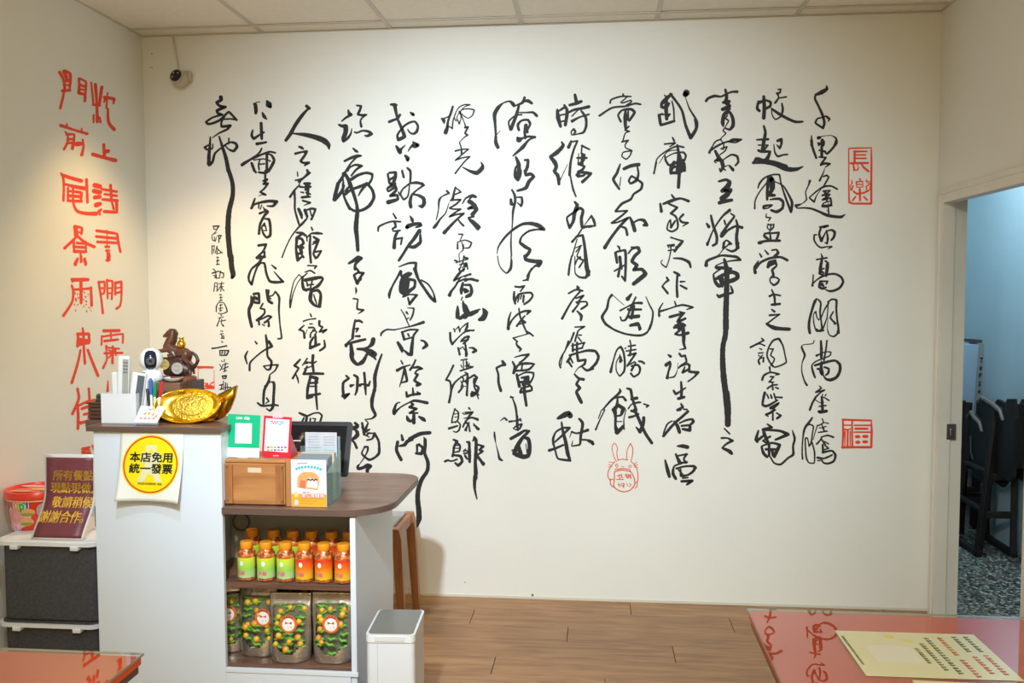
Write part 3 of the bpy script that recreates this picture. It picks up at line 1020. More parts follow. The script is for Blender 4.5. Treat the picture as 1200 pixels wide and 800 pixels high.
790,540,28 850,520,22 920,490,20
1000,365,18 1040,380,16 1150,350,28
1000,365,12 980,420,6
1070,245,20 1100,280,28 1085,400,26 1075,485,20 1000,500,12
1010,450,6 1000,490,12
1090,440,18 1150,445,18 1200,480,26
@690,100,8
#h1
0,210,14 5,205,10
#h2
0,600,12 12,602,8
@690,190,8
#h2
0,120,24 20,108,20
#h3
0,610,16 60,590,16 50,540,16 25,505,16 0,540,8
@690,285,8
#h4
0,260,30 2,300,20
@690,380,8
#h6
0,240,18 60,250,24 90,300,26 70,360,26 0,430,20
@690,480,8
#h8
0,290,30 30,305,34 40,320,20
@690,100,8
#i1
320,80,14 325,100,22
200,165,18 205,140,16 300,105,16 395,105,14
360,108,12 300,160,12 310,165,12 395,140,14 400,155,16 350,185,10
100,285,20 220,210,18 350,195,18 440,170,18 485,178,18
300,340,20 275,280,18 310,235,18 400,225,26 430,250,24 380,330,22
345,240,20 340,300,34 345,400,26
370,240,14 365,320,26
375,385,16 340,420,16 380,430,16 345,445,12 320,520,14
#i2
310,530,16 370,515,16 340,560,12 345,585,12 400,610,14 385,660,14 350,692,14 310,665,12 320,630,12 385,615,14 405,615,14
#i3
295,735,10 270,800,24
330,785,24 400,755,28 470,745,28
455,770,14 460,800,18
@690,190,8
#i3
295,20,12 265,100,26 230,160,26 285,250,22
300,140,8 290,220,10
325,60,20 400,30,28 470,20,28
455,40,14 465,110,20 445,170,28 390,200,20 375,175,20 400,130,18 450,160,20 500,200,24 490,250,24 420,300,20 395,345,22 310,390,24 250,460,20
#i4
250,462,18 360,455,18 310,500,20 215,570,20 260,565,16 370,520,20 300,590,26 200,720,26 150,800,34
290,600,18 345,620,22 360,680,24
385,515,16 410,570,34 430,640,34
400,580,14 470,540,20 515,545,30 545,590,28 515,590,24
#i5
270,785,14 285,800,20
400,798,18 470,798,18
@690,285,8
#i4
175,0,30 155,40,20
#i5
285,35,18 290,60,18
250,90,26 265,180,24
260,80,18 340,65,22 345,100,26 340,350,22
290,130,30 300,200,24 310,240,16
240,260,16 350,195,16
300,180,20 275,310,24
310,310,18 335,345,20
370,95,14 410,50,20 460,40,28 475,75,30 430,120,30 405,170,30 450,205,34 420,250,26 500,245,30 530,285,40 470,340,40 420,380,34
#i6
400,475,16 365,520,40
215,485,26 190,520,20 170,610,24 125,690,26 150,745,24 220,800,18
230,490,8 330,580,6
440,505,16 400,590,20 340,720,20 310,725,16 295,690,14
295,630,18 360,595,14 440,560,20 495,560,26
370,620,26 490,620,20
420,590,30 410,650,26 400,700,30
380,690,30 470,680,26
420,690,30 470,690,20
390,770,26 460,750,26 480,800,30
535,500,8 570,580,14 600,640,16 590,740,20 570,800,22
@690,380,8
#i6
150,0,12 250,55,20 350,90,18 500,100,22 550,70,18 580,0,16
400,5,28 470,5,26 475,50,20
#i7
205,445,26 230,340,14 270,230,16 300,210,22 325,260,20 330,440,20 290,485,14 260,440,12 260,350,10 290,300,14
300,310,20 295,350,24
290,280,8 310,340,18
340,225,14 350,220,10
385,150,14 395,200,14 385,290,22
370,205,16 435,195,16
350,250,14 440,235,16
370,290,18 440,270,20 400,330,20 360,390,18
360,388,12 430,350,14
440,360,14 400,430,22
400,390,18 460,380,20 480,410,22 470,460,18 420,490,18 395,460,20
470,345,18 500,350,20 518,365,20
#i8
290,605,14 295,625,26 200,720,20 130,800,14
240,690,16 320,680,20 345,710,24
270,690,14 260,770,34 230,800,34
280,760,34 330,790,30
360,600,20 390,610,26 405,680,26 430,760,24 445,800,24
400,700,24 450,690,30
370,790,14 400,750,14 470,730,20 485,730,16
515,745,14 560,760,18 540,775,14
@690,480,8
#i8
150,0,12 110,80,12 65,185,18
120,0,10 90,80,10
240,0,44 250,60,26 250,150,24 265,210,44 300,180,34 320,150,20
240,60,14 300,50,20 320,0,40
260,110,10 310,110,10
350,0,8 330,80,10 330,180,16
380,70,24 420,60,20 465,40,18
430,0,30 470,90,28 530,220,28 590,310,28
515,75,30 510,130,30 480,205,34 445,165,14
400,10,24 440,20,24
@690,100,8
#j1
780,80,14 735,115,40
765,80,24 870,230,22 910,380,26 955,490,34 1005,410,28 1015,350,24 940,210,14 905,110,6
915,70,58 905,85,50
710,90,12 720,105,14
725,130,40 685,170,30 680,200,26 720,210,34 750,170,24 710,160,16
725,150,34 725,240,34 730,315,30
780,150,14 795,220,16 800,330,16
660,280,30 675,370,26 800,335,24
690,275,14 760,270,16 730,300,24
660,280,20 690,265,16
#j2
785,490,16 800,520,20
710,550,16 760,545,16 810,540,18 760,575,12
890,580,16 830,570,18 720,620,14 640,690,12 615,800,14
660,730,6 740,620,10 830,605,10
830,560,20 840,620,26 850,700,50 845,800,60
715,660,14 720,700,22 745,745,20
720,680,10 790,640,12 890,630,20 910,660,20 890,720,20 900,800,24
760,750,24 880,700,24
770,800,30 800,750,18
@690,190,8
#j2
635,0,14 610,105,18
730,0,20 755,30,16
800,0,30 770,60,34 770,105,26
770,100,24 840,95,34 890,60,40 890,10,30
850,0,30 850,60,30 840,235,30
800,50,20 840,30,20
#j3
775,305,14 810,350,26
670,390,20 680,460,30
700,390,22 780,360,30 860,340,20 935,365,26
750,390,18 830,425,20 770,480,24
770,480,20 815,510,20 835,580,20 830,620,18 780,650,18 735,630,16 745,570,14 765,540,14 770,600,18
810,550,16 770,610,24
885,490,22 850,530,18 870,560,22 930,568,18 880,600,10
#j4
770,705,18 800,715,14 880,740,22 850,780,26 820,800,24
740,780,16 800,770,14
740,785,10 750,800,12
@690,285,8
#j4
860,0,24 805,75,24
740,18,16 800,22,16 760,30,10
745,68,14 800,60,14
770,25,14 765,90,12 740,190,10 725,225,14 680,190,12 680,165,10 695,155,6
795,140,14 870,145,24 940,180,28 955,225,18
#j5
800,270,20 830,285,26 850,300,22
830,300,20 825,400,22 830,500,24
730,320,18 745,345,24 715,370,16 690,400,14
690,405,20 740,468,22
860,360,20 900,358,14
860,395,18 915,425,22
#j6
805,545,14 820,590,16
695,560,10 660,620,18 660,680,22
660,640,22 760,610,14 820,590,16 880,578,20 975,600,18 920,620,12
850,640,14 890,655,22 760,690,26
900,650,14 850,700,24 830,735,20 905,705,22
900,710,16 840,740,20 900,760,14
810,770,20 900,770,26
850,780,40 850,800,40
@690,380,8
#j6
850,5,50 800,30,24
880,0,34 890,120,34 890,180,26 905,225,20 850,236,8
870,40,24 810,90,20 850,100,20 930,80,30
#j7
745,285,16 765,300,28
725,380,34 760,350,20 765,370,24 745,450,18 735,500,30
740,500,10 800,490,16 830,430,6 835,360,5
850,275,22 870,300,20 900,290,20 915,350,20 860,390,20 840,410,12
860,390,18 930,370,20 945,410,18 880,450,24 900,400,14
945,380,20 940,440,24 1025,450,26 990,490,18 930,535,14
#j8
865,540,20 870,620,26 865,690,24
795,620,20 815,650,26 870,620,16 905,595,16
840,695,28 895,680,24
#j9
865,745,18 880,775,26 825,800,14
890,795,16 920,797,16
@690,480,8
#j9
830,5,20 860,0,20
930,15,24 880,60,26 800,130,24 700,245,26
780,105,14 740,130,16 700,220,14
800,110,20 830,150,34 850,210,30
850,125,14 920,95,20 970,90,24 980,110,28 940,150,20
870,150,20 950,145,20 945,190,34 880,180,22
#j10
830,340,14 880,340,36 925,350,34
715,470,14 740,570,36 755,625,28
815,415,18 850,490,34
840,430,16 920,415,20 890,460,18 910,495,24
850,500,20 920,490,20
870,500,20 800,530,16 790,600,30 815,645,26
820,550,18 900,530,18 990,530,24 990,560,26 930,610,20 870,620,24
860,560,20 860,620,16
840,560,14 880,610,20
880,640,16 930,635,14
870,670,24 970,665,26 920,700,20
@815,95,8
#k1
100,185,26 115,165,24 180,140,26 240,145,18 300,115,18 350,100,18 390,100,26
280,80,20 292,130,28 285,200,40 315,190,30 260,200,24
290,200,40 320,235,30 255,265,34
320,260,24 270,310,30 255,390,36 260,420,20
260,320,20 320,290,22 350,350,30 350,420,34 320,455,22 275,440,12
300,320,14 280,350,16 310,370,14 285,420,10 260,465,14 285,490,14 250,525,10 230,545,8
#k2
240,545,14 190,565,14 160,610,14 130,670,24
135,655,20 200,610,20 290,570,16 420,550,22 380,575,14 310,570,12 340,545,12 430,548,18
230,545,10 265,590,12 260,640,14
240,635,14 295,615,14 280,650,14 230,690,12
185,655,24 220,720,34 250,760,34 260,800,34
180,750,16 220,720,26 200,750,14 260,740,20
270,730,12 340,690,18 390,705,24 400,760,20 375,790,18
280,800,12 300,790,10
#l1
775,80,14 800,75,14 790,110,18 765,115,22 780,150,14 750,200,22 740,210,10
780,160,12 850,148,16
640,145,26 645,250,34 640,345,34
590,190,20 580,260,28 600,280,24
600,200,30 660,180,20 705,200,24 700,235,24 650,260,26
810,210,16 818,270,22 800,330,16 750,360,14 720,320,12 712,260,10
715,260,20 780,305,28 880,360,26 940,382,24 1005,380,18
#l2
640,420,18 655,480,26 640,570,34 630,640,34
575,550,16 680,545,24
590,600,14 680,600,14 620,660,24 590,650,24
620,660,28 700,660,20 670,730,34 640,750,34
770,560,26 805,545,26 805,590,22 790,630,20 765,600,14
735,590,8 745,670,16 770,705,20 830,690,16 862,688,16
545,770,20 570,730,34 640,750,40 740,765,36 850,800,34
@815,190,8
#l2
540,5,24 640,5,24 740,20,34 860,65,44 950,65,34 1010,40,8
#k2
190,5,14 180,0,8
240,0,20 255,50,30 235,90,16 225,60,14
250,50,20 280,75,14
315,30,16 350,70,30 355,80,16
370,30,10 405,0,16
#k3
220,180,20 290,165,26 320,185,34 300,230,50 250,270,34 330,260,34 300,300,44 250,340,50
225,380,34 280,365,34 340,355,28
#k4
145,500,20 165,590,26 200,700,26 195,760,24 160,785,14
105,575,18 125,605,30
320,450,30 260,500,20 200,580,16 160,650,14 110,775,22
330,480,14 365,505,18 310,580,24 245,670,24
270,545,16 280,580,20
245,690,36 300,640,22 380,600,22 435,612,30
380,540,16 395,600,26 385,700,30 395,800,36
260,800,24 270,750,18 290,730,14 335,765,20 310,775,12
#l3
555,435,16 560,360,14 600,280,12 670,190,14
585,245,10 600,200,20 650,145,16 720,118,14 785,118,18 800,190,14 830,290,18 870,400,22 895,465,24 905,380,26 870,300,18 820,220,14 740,180,10
700,155,60 715,170,50 720,240,50
680,180,30 672,300,26 672,350,22
720,250,40 690,310,30 740,310,26
700,350,14 790,345,26 820,370,26 815,430,26 760,465,28 710,450,22
635,430,18 640,415,26 720,402,16 680,430,12 640,435,16
#l4
665,480,8 662,515,14 705,520,14 685,550,12
680,580,14 700,590,14 735,580,12 730,610,16 700,640,14 672,610,12 680,585,12
705,580,12 705,610,12 700,650,12 650,670,14
650,665,14 645,690,26 680,720,24
660,670,14 780,660,22 770,700,22 750,740,20
700,670,14 705,730,20
595,755,28 650,740,22 790,735,24
@815,285,8
#l4
600,0,24 620,0,14
#k4
110,0,24 115,10,20
165,20,24 200,0,20
265,0,26 262,50,20 300,20,14 315,0,12
290,55,14 340,75,22 380,60,24 400,0,26
262,50,12 230,95,8 200,120,8
#k5
100,205,36 105,170,26 190,130,22 240,115,20 330,120,24 390,130,26 420,155,24 330,165,14 260,180,12 190,210,12
190,225,24 260,230,30 330,240,30
195,240,14 240,240,14 170,290,14 185,360,30 220,400,34 250,390,30
270,150,24 290,230,44 290,500,50 285,650,50 285,800,52
200,330,30 250,300,30 350,270,34 390,290,40 395,320,36 340,350,40 250,370,34
240,330,50 250,400,30
330,400,14 345,440,24 350,460,20 260,485,30 220,500,30 200,480,14
#l5
600,95,12 618,125,20
650,65,12 680,100,20
715,65,14 760,60,18 775,90,26 740,120,22
590,165,12 555,225,26 560,275,30
565,230,30 610,180,22 700,140,24 800,130,22 860,158,26
750,160,20 690,180,26 680,220,30
690,210,24 750,180,28 760,210,18 720,250,24 730,300,24 700,330,14 700,360,14 735,392,20 770,370,22 785,340,16 750,318,16 720,320,14
#l6
715,435,14 740,500,22 745,580,18
695,495,22 730,480,18 795,490,16
715,575,22 790,568,24
#l7
715,620,14 740,640,22
695,675,20 790,665,14 740,700,14 670,755,18
670,755,26 740,800,26 860,800,16
@815,380,8
#l7
670,0,20 760,35,34 880,45,30
#k5
285,0,50 280,100,46 258,200,44 255,350,48 265,500,54 280,620,52 300,800,56
#l8
620,130,14 640,150,18 560,190,14 515,215,18 600,180,14 650,200,14
600,225,10 620,235,14
590,270,14 635,265,12
590,290,12 605,300,10
630,285,10 590,340,18 600,370,20
600,320,12 640,310,14 635,350,18
700,230,14 730,230,14 705,290,14 740,320,14 725,360,14 705,380,14 740,400,14 850,355,16 840,290,14 815,190,16 780,135,22 730,150,18 690,210,16 670,290,16 700,360,16 730,390,12
#l9
695,400,18 700,440,14
625,520,20 640,480,20 700,450,16 785,465,16 750,475,10
700,490,14 735,490,14 690,540,16 735,540,12
675,600,18 720,570,16 765,565,16
720,540,14 725,610,18
750,590,14 775,600,18
#l10
650,640,26 635,700,22 630,755,22 660,765,26 770,710,14
670,655,14 685,690,16
705,660,16 715,690,18
735,650,16 755,710,16
740,680,14 810,685,18
700,775,12 780,735,16
@815,460,8
#l10
700,140,20 780,100,16 730,145,16 700,150,14
740,150,12 690,190,14 665,200,20 690,200,12 750,160,14
725,190,16 725,255,18
680,220,14 660,205,20
760,190,14 800,215,20 765,240,22
#l11
675,295,16 715,325,24 630,340,16
590,355,16 570,440,34 580,460,24
590,440,26 640,400,20
630,350,20 700,350,20 800,360,24 865,390,34 800,420,26 750,440,20
640,370,30 680,470,30
700,410,20 630,450,14 680,480,20
620,510,22 640,570,28 670,600,26
620,500,14 720,470,20 790,490,26 760,550,34 740,600,26
690,480,24 690,590,24
720,540,30 725,590,20
660,530,24 760,530,20
700,600,14 740,660,16 795,672,20 870,610,18 915,580,24 915,500,20 930,430,22 920,390,20 908,350,8
#k5
290,0,56 300,120,60 303,220,56 303,295,54
#k6
270,335,14 320,385,16
#k7
245,425,20 300,425,16 345,450,28 290,480,20 250,515,14
255,520,20 320,550,36 340,570,26
@815,95,8
#j1
0,360,30 8,410,30 0,480,12
@815,380,8
#j7
0,470,14 20,455,20
@815,460,8
#j10
0,690,12 8,705,16
@925,90,10
#m1
435,105,14 440,140,36 380,180,50 325,205,30
310,205,24 300,250,26 340,340,26 385,440,30 410,540,30 395,600,28 330,560,24 305,540,24 330,490,20 390,475,16 430,460,20 475,495,18 455,520,14
440,470,24 455,490,20
#m2
260,690,14 260,800,30
340,715,40 360,710,30
385,740,34 400,760,34 395,800,34
335,775,20 370,785,30
370,700,12 430,690,8 500,690,10 545,720,24 555,770,26 540,800,24
@925,165,10
#m2
260,0,34 270,70,28 315,200,26
345,40,24 345,50,24
385,0,40 380,60,30 380,170,34
350,110,20 420,125,26
550,0,30 520,70,26 440,150,28 400,120,10
350,190,20 430,195,20 380,260,26 365,285,20 410,265,28 475,270,24 420,310,10
#m3
415,320,6 400,370,14 355,465,24
395,420,14 440,405,24 460,420,20 420,500,20 390,550,14
240,470,30 225,520,16 190,600,14 200,690,18 150,735,10 80,760,40
235,665,16 320,590,18 410,535,24 490,530,20 560,565,22
235,670,18 290,715,22 320,640,12 370,570,8
400,590,24 480,580,14 450,610,20 385,640,20 480,625,14 440,660,22 390,690,24 480,670,22 490,740,24 440,770,22 385,770,20 400,730,16 470,710,14
420,600,30 440,700,24
455,740,14 460,800,14
@925,240,10
#m3
80,10,40 85,35,14 180,35,20 260,45,24 350,80,26 440,120,36 560,140,34 610,140,34 655,110,8
385,10,24 450,10,30 495,5,24
455,20,16 462,100,18
435,50,6 455,90,6
#m4
355,260,20 450,245,28 400,265,20
370,270,24 350,340,26 375,420,34 400,370,20 435,310,14 500,295,26 530,320,34 520,380,28 490,415,20
435,300,16 450,400,28 440,455,20 415,440,12
320,350,16 295,350,20 290,410,20 330,475,18 370,500,20 440,490,16 495,490,22 450,520,8
#m5
370,570,10 385,610,24 370,700,34 360,800,40
320,640,20 440,620,20
420,655,20 450,680,26 440,800,28
400,745,20 380,755,16
380,770,10 410,800,14
@925,310,10
#m5
370,0,34 355,60,26 360,110,20 400,120,14 380,70,12
405,45,20 410,45,10
440,0,28 430,130,30
280,120,16 275,200,16 270,245,28
275,220,20 320,180,16 380,140,24 450,115,24 540,110,24 610,150,26 630,200,28 590,270,28 520,305,28 470,310,26 420,290,12
360,200,24 350,260,30 390,280,30 430,265,20
360,195,24 450,195,20 430,230,16
380,230,40 400,250,24
#m6
320,400,20 300,430,34 260,550,26 235,650,28 230,740,34 240,800,30
340,410,20 365,440,22 360,560,22 375,680,20 380,760,26 320,780,18 290,700,16 285,580,12 310,550,18 325,620,14 345,650,14 365,620,12
370,630,14 410,530,16 460,450,20
450,440,18 500,405,20 550,415,26 550,520,24 560,640,22 575,740,24 580,800,22
455,430,14 440,620,14 405,720,18 395,750,16
515,550,16 480,620,20 540,690,26 520,700,10
455,620,6 445,700,8 450,800,8
@925,385,10
#m6
230,0,30 240,50,30
320,10,28 350,30,20 400,20,22
575,0,26 560,60,22 520,92,20 470,75,14 450,20,12 445,0,10
#m7
290,140,14 280,170,12 150,195,10 145,215,24 180,310,26 150,400,12 145,490,14 180,620,20 205,660,26
370,145,24 375,250,34 375,340,30
440,140,20 430,230,20 405,370,22
320,315,28 350,300,18 430,270,12 485,275,18 480,310,16 420,340,16 300,390,16 265,430,18 275,500,26 300,570,24
300,430,26 400,400,30 540,375,26 590,420,34 590,500,34 550,570,34 480,600,38 430,590,26 400,550,16
375,380,14 375,500,50 385,530,40
330,470,24 375,480,24
410,450,22 460,470,26 455,520,26 425,545,18
#m8
350,670,12 375,695,20 310,745,20
320,745,16 410,720,22 370,745,14 320,790,22
390,770,14 380,800,14
430,770,14 420,785,14
@925,465,10
#m8
310,0,24 270,70,24 240,150,26
300,30,12 370,70,10 400,60,14
380,0,26 385,80,34 390,170,30
400,0,14 465,40,18
350,110,18 430,100,18
345,170,30 360,175,40 435,165,34
#m9
270,240,16 250,270,26 180,370,26 155,520,16 150,650,18 155,725,22
190,340,20 240,320,18 280,340,18 270,430,16 250,550,20 230,580,14 210,480,16 190,480,18 190,620,18 205,730,20 230,770,16 290,775,16 295,650,20 265,530,16
330,330,14 300,420,12 280,500,8
385,255,14 400,300,16 330,340,14
350,330,8 400,300,12 460,310,14
380,310,12 395,380,16
350,365,12 430,345,14
340,415,14 440,400,20
400,350,12 410,400,16
390,460,14 350,520,20 320,550,22
370,470,12 450,450,22 515,470,22
380,500,20 420,560,22
410,520,14 460,550,16
390,560,24 395,650,26
420,570,20 460,600,18 400,620,16
330,710,28 400,720,20 500,680,22
390,650,26 500,630,22 540,680,28 520,750,24 450,780,24 400,770,20 380,740,18
330,745,14 380,740,14
'''
SEALS = '''
@925,165,10
#r2
695,90,16 770,85,18 960,82,18 962,250,22 960,450,22 960,735,24
695,100,14 697,300,14 695,500,14 700,700,20
700,715,30 740,735,22 960,735,24
755,125,24 910,125,18
765,125,26 765,250,26
770,165,16 895,165,18
770,205,16 900,205,20
715,262,24 925,260,24
750,270,20 760,345,26 800,340,18 810,310,16
840,265,16 870,310,24 930,360,24
800,270,10 800,300,10
730,460,12 735,500,16 715,520,16 750,530,16 720,575,24
705,530,12 740,575,14
820,440,14 835,465,20
785,480,16 860,475,18 860,540,14 790,545,14 785,480,16
790,510,12 855,510,12
905,450,10 910,490,16 940,500,16 900,540,18 910,580,14
890,470,10 950,480,14 945,570,14 900,600,18
750,590,20 790,620,24 870,610,20 910,590,20
825,560,24 828,700,24
780,650,18 740,700,20
870,655,18 915,695,20
@925,465,10
#r3
620,265,24 730,270,24 960,275,24 965,400,26 960,590,26
628,265,22 630,430,24 622,600,20
615,590,30 740,588,26 960,588,28
735,275,20 737,430,18 738,585,22
640,330,16 730,330,16
760,332,18 955,332,18
770,372,26 920,372,24
755,412,18 955,412,18
640,375,16 670,385,20 700,380,16 725,370,16
685,385,22 682,575,22
652,400,18 650,575,12
715,400,18 712,570,12
780,465,36 820,465,36
865,462,34 915,462,34
785,530,36 820,530,36
865,525,34 910,525,34
@225,410,13.33
#r4
95,270,44 200,268,34 330,272,34
345,310,8 350,600,10
95,290,10 98,600,12
105,500,24 180,500,14 160,560,34 110,530,30 120,590,30
200,510,14 260,580,50 300,520,20 340,500,24
210,560,40 330,580,50
240,510,20 250,600,24
100,600,20 350,600,20
'''
RABBIT = '''
@690,480,8
#r1
275,475,8 262,400,8 268,360,7 250,320,8 235,315,8 218,345,8 225,400,7 245,460,8 262,485,7
275,470,8 320,462,9 365,470,8
355,470,8 360,380,8 390,315,9 412,360,9 408,430,8 395,485,8
245,485,8 215,520,9 185,570,9 180,630,9 200,660,9
395,485,8 440,530,9 460,600,9 455,670,9 430,690,8
190,490,6 240,495,6
185,510,6 215,530,6
185,535,6 210,535,6
420,510,6 455,490,6
420,525,6 460,515,6
425,535,6 460,540,6
250,520,7 262,508,7 275,525,7 262,540,7 250,520,7
375,530,7 388,515,7 402,530,7 388,545,7 375,530,7
303,530,5 318,535,5 330,528,5
245,560,9 310,550,9 380,558,9
240,580,9 310,565,9 390,580,9 385,560,8
300,555,4 300,570,4
330,555,4 330,570,4
270,555,4 270,572,4
355,555,4 360,572,4
240,580,10 240,640,10 235,720,10 280,755,10 335,768,10 390,750,10 430,700,10 425,640,10 395,580,9
205,650,9 205,700,10 225,722,10 240,720,9
205,650,8 235,655,8
455,680,8 450,720,8 430,735,8
265,620,8 300,610,8
285,605,7 285,650,7
300,610,7 320,640,7
260,652,8 325,652,8
310,600,7 300,640,7
340,610,8 395,610,8
350,600,8 360,640,8
375,605,8 370,640,8
385,610,12 395,640,12
345,625,8 380,630,8
275,690,8 290,720,8
285,700,7 300,695,7
310,690,8 330,690,8 325,725,12
300,710,7 330,710,7
355,690,7 365,715,7
380,690,7 395,700,8 385,720,8
'''
LEFTRED = '''
@60,75,6.667
#s1
65,65,24 90,110,20 105,170,20 95,240,18 70,345,20
100,50,18 145,75,24 148,150,20 140,210,14
95,130,20 140,130,24
100,60,30 120,110,24
95,165,14 145,165,12
85,210,22 145,205,22
215,110,14 220,170,20 215,220,22
220,112,16 270,140,16 270,170,18 262,290,20
225,160,18 265,180,18
220,195,14 265,205,14
215,225,24 265,240,20
#s2
312,145,14 330,315,16
345,160,24 355,300,20 360,450,24
395,180,24 375,320,20
325,318,16 380,325,16
330,400,16 330,455,14
378,415,14 385,455,16
440,225,12 432,290,14
415,260,24 490,275,24 485,310,12
420,270,20 412,300,10
435,290,14 430,345,14
442,350,16 450,460,22 490,510,28
#s3
75,480,26 180,515,18 280,545,22
120,468,14 125,490,14
237,505,14 238,525,14
110,530,14 125,550,14 130,600,18 100,665,20
120,550,20 180,550,14 175,600,20 165,660,24
125,590,18 175,585,18
125,618,18 175,615,18
195,625,34 232,622,30
245,590,14 252,640,16 238,710,24
#s4
410,630,22 415,720,24
420,685,30 445,680,28
325,705,28 410,730,24 500,752,30
@60,190,6.667
#s5
75,85,14 90,110,18 95,300,18
85,100,24 160,125,26 235,145,28
275,135,22 283,315,18
100,170,16 180,190,26 260,205,30
130,200,16 132,300,20
135,225,16 235,240,22 230,300,18
130,260,20 230,270,24
130,300,20 235,305,22
170,200,16 175,330,18 200,380,22 270,400,26 350,402,30
#s6
340,180,36 380,190,34
335,225,36 380,235,34
340,275,30 378,270,30
350,335,36 380,325,30
370,385,22 390,370,18
380,410,14 372,380,20
395,210,18 510,230,20
463,180,22 470,290,20
415,250,16 510,262,20
400,290,20 515,300,24
510,300,24 512,380,20
415,385,24 510,390,22
475,315,16 488,365,18
#s7
182,500,20 188,590,16
185,500,20 240,515,18 235,560,18
195,545,12 235,548,12
200,520,14 205,570,14
200,580,26 225,590,14
180,600,20 105,670,24
225,595,20 270,630,20 335,660,24
175,620,18 178,700,16
270,620,12 270,700,16
200,630,20 265,635,16
175,660,20 265,665,20
180,695,26 270,700,20
228,700,14 230,780,14
205,760,14 188,800,24
255,760,14 268,800,20
#s8
355,535,22 500,555,20
350,580,20 510,595,22
360,622,20 515,630,20
435,530,8 437,650,8
515,560,18 525,630,18 540,700,18
425,660,20 450,660,20
430,690,20 450,690,20
440,690,14 440,770,18
455,710,12 455,760,14
430,765,16 455,765,16
@60,300,6.667
#s7
205,20,20 185,60,24
235,0,14 237,45,14
260,20,20 270,60,20
#s8
440,0,16 442,30,18 460,0,12
#s9
160,180,20 165,200,14
170,185,28 285,183,26
232,190,24 233,365,22
160,230,18 170,260,18 165,350,18 95,465,22
170,262,18 310,252,18
310,245,18 315,385,22
185,285,8 188,295,8
205,290,8 206,300,8
190,330,12 195,350,10
210,320,8 212,330,8
180,375,8 180,382,8
205,375,8 207,382,8
190,420,8 190,430,8
255,280,8 260,288,8
265,315,10 270,318,10
285,295,8 290,300,8
270,350,10 275,355,10
250,390,8 253,395,8
270,375,8 274,380,8
290,400,8 298,405,8
275,425,8 277,435,8
308,422,6 312,428,6
250,335,8 255,340,8
#s10
370,200,18 390,330,16 403,445,18
370,205,20 415,200,16 410,290,16 385,300,14
385,250,14 410,250,14
435,185,16 440,330,14
435,190,16 475,195,16 472,335,16
440,250,12 470,250,12
440,290,12 470,290,12
500,205,18 500,300,16
500,210,20 545,200,20 545,350,14 535,390,18 510,410,18
505,250,12 540,245,12
500,290,16 540,280,16
@60,380,6.667
#s11
245,28,14 250,70,20 255,200,18 263,305,20
205,75,24 290,75,24
210,80,20 205,170,22
295,75,18 295,135,22
210,115,24 250,120,20 295,130,26
215,150,34 290,140,30
228,200,16 210,290,18 160,455,22
285,200,20 320,290,20 365,400,22
#s12
410,50,24 530,48,24
465,60,14 468,120,12
395,90,14 392,160,14
400,95,16 560,75,14 558,145,14
415,130,20 520,118,18
430,170,20 430,200,14 435,270,14 405,340,18
430,180,14 530,190,14
415,225,16 555,222,16
480,170,16 478,300,20
495,200,14 450,260,12
500,190,18 505,240,12
450,200,14 470,215,14
#s13
443,440,8 442,480,14 440,525,20
@60,430,6.667
#s14
205,170,20 215,240,20 165,365,22
205,300,20 210,380,22 208,480,22
293,168,18 300,300,18 290,410,16
215,300,18 280,270,20 350,255,18
238,325,20 310,300,24
255,370,18 330,350,20
225,435,24 300,420,20 380,395,26
235,430,12 232,445,12
#s15
245,640,24 300,625,14
245,665,24 270,645,20 300,645,14
250,672,16 300,668,24
325,615,20 330,635,14
335,640,20 345,625,14
'''

# ================================================================== the setting
H, W = 2.9, 3.98
M_WALL = mat('wall_paint', (.79, .79, .745), .75, noise=(1.3, .025), bump=(60, .06))
M_CEIL = mat('ceiling_board', (.86, .83, .74), .85, noise=(30, .03))
M_GRID = mat('ceiling_grid', (.62, .59, .52), .6)
M_WHITE = mat('white_laminate', (.70, .77, .88), .4, noise=(3, .02))
M_JAMB = mat('door_frame_paint', (.74, .72, .66), .5, noise=(4, .04))
M_PLANK = wood('floor_plank_wood', (.38, .20, .088), (.25, .122, .05), .42, (1.2, 10, 10), var=.10)
M_INK = mat('black_ink', (.012, .012, .014), .7)
M_RED = mat('vermilion_paint', (.80, .055, .015), .65)
def block(name, lo, hi, m): 
    b = B(); box2(b, lo, hi); return struct(obj(name, b, m))
floor = block('floor', (0, -6.5, -.1), (W, 0, -.012), mat('floor_bed', (.08, .06, .05), .9))
pl = B(); box2(pl, (0, .0008, -.012), (1.238, .1842, 0), bev=.0010)
p0 = obj('plank', pl, M_PLANK, floor); first = True
pm = p0.data
row = 0; y = -.185
while y > -6.5:
    x = -1.2 + (row*.47) % 1.24
    while x < W:
        a, b_ = max(x, 0), min(x+1.24, W)
        if b_-a > .05:
            if a == x and b_ == x+1.24: o = bpy.data.objects.new('plank', pm)
            else:
                q = B(); box2(q, (0, .0006, -.012), (b_-a, .1844, 0), bev=.0012)
                me = bpy.data.meshes.new('plank'); q.to_mesh(me); q.free(); me.materials.append(M_PLANK); o = bpy.data.objects.new('plank', me)
            if first: bpy.data.objects.remove(p0); first = False
            COL.objects.link(o); o.parent = floor; o.location = (a+.0004, y, 0)
        x += 1.241
    row += 1; y -= .185
wall_back = block('wall_back', (-.1, 0, 0), (W+.1, .1, H), M_WALL)
wall_left = block('wall_left', (-.1, -6.5, 0), (0, 0, H), M_WALL)
wall_front = block('wall_front', (-.1, -6.6, 0), (W+.1, -6.5, H), M_WALL)
b = B(); box2(b, (W, -6.5, 0), (W+.1, -1.02, H)); box2(b, (W, -1.02, 2.03), (W+.1, 0, H)); box2(b, (W, -.07, 0), (W+.1, 0, 2.03))
wall_right = struct(obj('wall_right', b, M_WALL))
